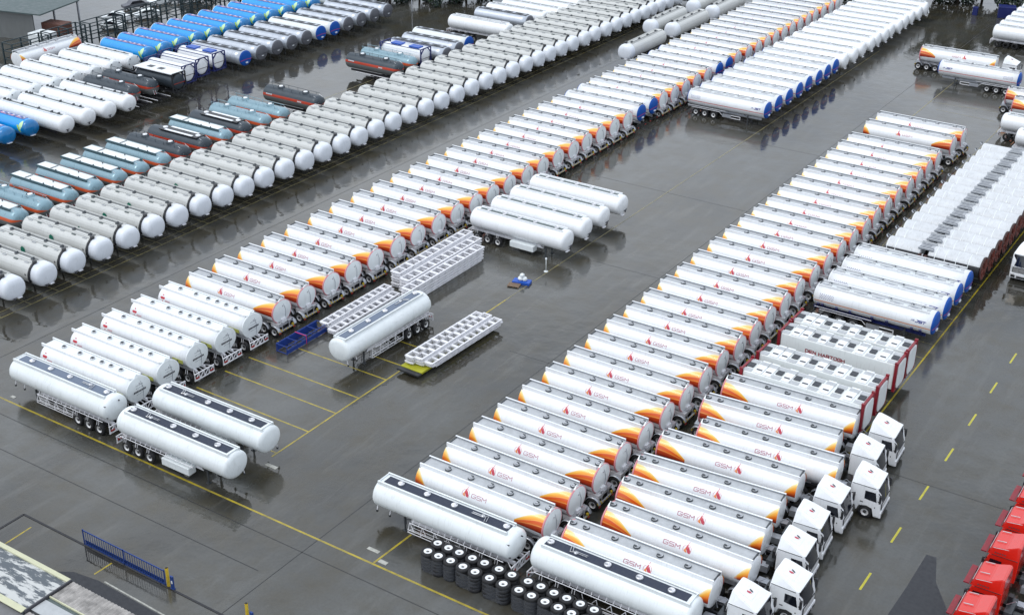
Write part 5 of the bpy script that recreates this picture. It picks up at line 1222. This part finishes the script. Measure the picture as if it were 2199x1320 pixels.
def car_template(paint):
    mb = MB(); mb.prism([(0, .35), (0, .8), (1.0, .95), (1.5, 1.45), (3.1, 1.5), (3.8, 1.0), (4.4, .92), (4.45, .35)], -.85, .85, paint); t_ = [T('body', bev_mesh(mb, 'body', .08))]
    mb = MB(); mb.prism([(1.12, 1.0), (1.55, 1.42), (3.05, 1.46), (3.65, 1.03)], -.862, .862, GLASS); t_.append(T('side_glass', mb.mesh('side_glass')))
    for x in (.85, 3.55):
        for s_ in (-1, 1):
            mb = MB(); mb.lathe([(.2, -.08), (.32, -.09), (.33, .09), (.2, .08)], TYRE, 14, 'y'); t_.append(T('wheel', mb.mesh('wheel'), (x, s_*.78, .33)))
    return t_
CW, CD = car_template(WHITE2), car_template(DGREY)
for k, (x, y, r_, tm, lb) in enumerate([(-172, 140.0, .3, CW, 'white car parked at an angle by the dark racks'), (-175.5, 143.5, .5, CW, 'white car parked behind the angled one'), (-178, 150, 1.2, CD, 'dark grey car among the vehicles beyond the racks'), (-176.5, 154.5, 1.3, CW, 'white car beyond the racks, right of the dark grey one'), (-174, 158.5, 1.2, CD, 'dark car beyond the racks near the tree line'), (-172, 147, 1.1, CW, 'white car close behind the middle rack')]):
    place(tm, 'parked_car', (x, y, 0), r_, lb, 'car', 'cars parked beyond the racks')
mb = MB(); mb.lathe([(.09, 0), (.06, 4.5), (.001, 4.52)], GALV, 8); t_ = [T('pole', mb.mesh('pole'))]; mb = MB(); mb.box(-.1, .5, -.12, .12, 4.5, 4.62, WHITE2); t_.append(T('lamp_head', mb.mesh('lamp_head')))
place(t_, 'lamp_post', (-137.2, 177.5, 0), 0, 'pale lamp post in front of the dark trees at the top', 'lamp post')

# trees
LEAF = [mat('leaf deep', (.018, .032, .020), .6, var=.3, vs=1), mat('leaf mid', (.03, .055, .026), .6, var=.3, vs=1), mat('leaf blue', (.02, .04, .042), .6, var=.3, vs=1)]; BARK = mat('bark', (.06, .045, .035), .9, var=.3)
def tree_template(seed, h, r):
    rnd = random.Random(seed); mb = MB(); mb.tube([(0, 0, 0), (.1, .05, h*.35), (.15, .0, h*.7)], .22, BARK, 7)
    for k in range(5): a = k*1.3; mb.tube([(.1, 0, h*.32), (r*.5*cos(a), r*.5*sin(a), h*.55), (r*.75*cos(a), r*.75*sin(a), h*.7)], .07, BARK, 5)
    t_ = [T('trunk', mb.mesh('trunk'))]
    mb = MB(); cl = [(rnd.uniform(-.8, .8)*r, rnd.uniform(-.8, .8)*r, h*rnd.uniform(.08, .92), rnd.uniform(.28, .5)*r) for _ in range(26)]
    for i in range(4200):
        c = rnd.choice(cl); d = Vector((rnd.gauss(0, 1), rnd.gauss(0, 1), rnd.gauss(0, 1))).normalized()*c[3]*rnd.uniform(.6, 1.05); p = Vector(c[:3]) + d
        a = Vector((rnd.gauss(0, 1), rnd.gauss(0, 1), rnd.gauss(0, 1))).normalized()*.22; b_ = a.cross(Vector((rnd.gauss(0, 1), rnd.gauss(0, 1), rnd.gauss(0, 1)))).normalized()*.16
        mb.add([p - a, p - b_, p + a, p + b_], [(0, 1, 2, 3)], LEAF[(i//7) % 3])
    t_.append(T('crown', mb.mesh('crown'))); return t_
TT = [tree_template(s_, h, r) for s_, h, r in ((1, 7.5, 3.2), (2, 9, 3.8), (3, 6.5, 2.9))]
tp = [(-151, 177), (-147.5, 181), (-143.5, 179.5), (-140.5, 184), (-137.5, 186), (-134, 189), (-131, 192.5), (-127.5, 195), (-146, 186), (-139, 191), (-153, 173), (-158, 176), (-162, 172), (-124, 198), (-168, 168), (-173, 163)]
for k, (x, y) in enumerate(tp):
    e = place(TT[k % 3], 'tree', (x, y, 0), k*1.1, 'dark leafy tree in the belt at the top centre, %s in the belt' % nth(k + 1), 'tree', 'dark trees along the top centre'); e.scale = (1 + J(.12),)*2 + (1 + J(.1),)
tp = [(-69, 236), (-65.5, 239), (-62, 238), (-58.5, 240.5), (-55, 240), (-51.5, 243), (-48, 244), (-71.5, 232.5), (-78, 230), (-84, 227)]
for k, (x, y) in enumerate(tp):
    e = place(TT[(k + 1) % 3], 'tree', (x, y, 0), k*1.7, 'dark leafy tree at the upper right boundary, %s from the left' % nth(k + 1), 'tree', 'dark trees at the upper right boundary'); e.scale = (1.1 + J(.12),)*2 + (1.1 + J(.1),)
mb = MB(); mb.box(-.4, .4, -.35, .35, 0, 1.4, DBLUE); solo('blue_bin', bev_mesh(mb, 'blue_bin', .05), (-57.0, 231.0, 0), 0, 'dark blue bin in front of the upper right trees', 'bin')
mb = MB(); mb.box(-1.4, 1.4, -1.0, 1.0, 0, 1.9, DBLUE); solo('blue_skip', bev_mesh(mb, 'blue_skip', .06), (-52.2, 232.6, 0), .3, 'dark blue skip beside the white tankers at the upper right', 'skip')
mb = MB(); mb.lathe([(.3, 0), (.28, .05), (.05, .75), (.001, .76)], WHITE2, 12); solo('traffic_cone', mb.mesh('traffic_cone'), (-64.2, 228.0, 0), 0, 'pale traffic cone at the far end of the wide aisle', 'cone')
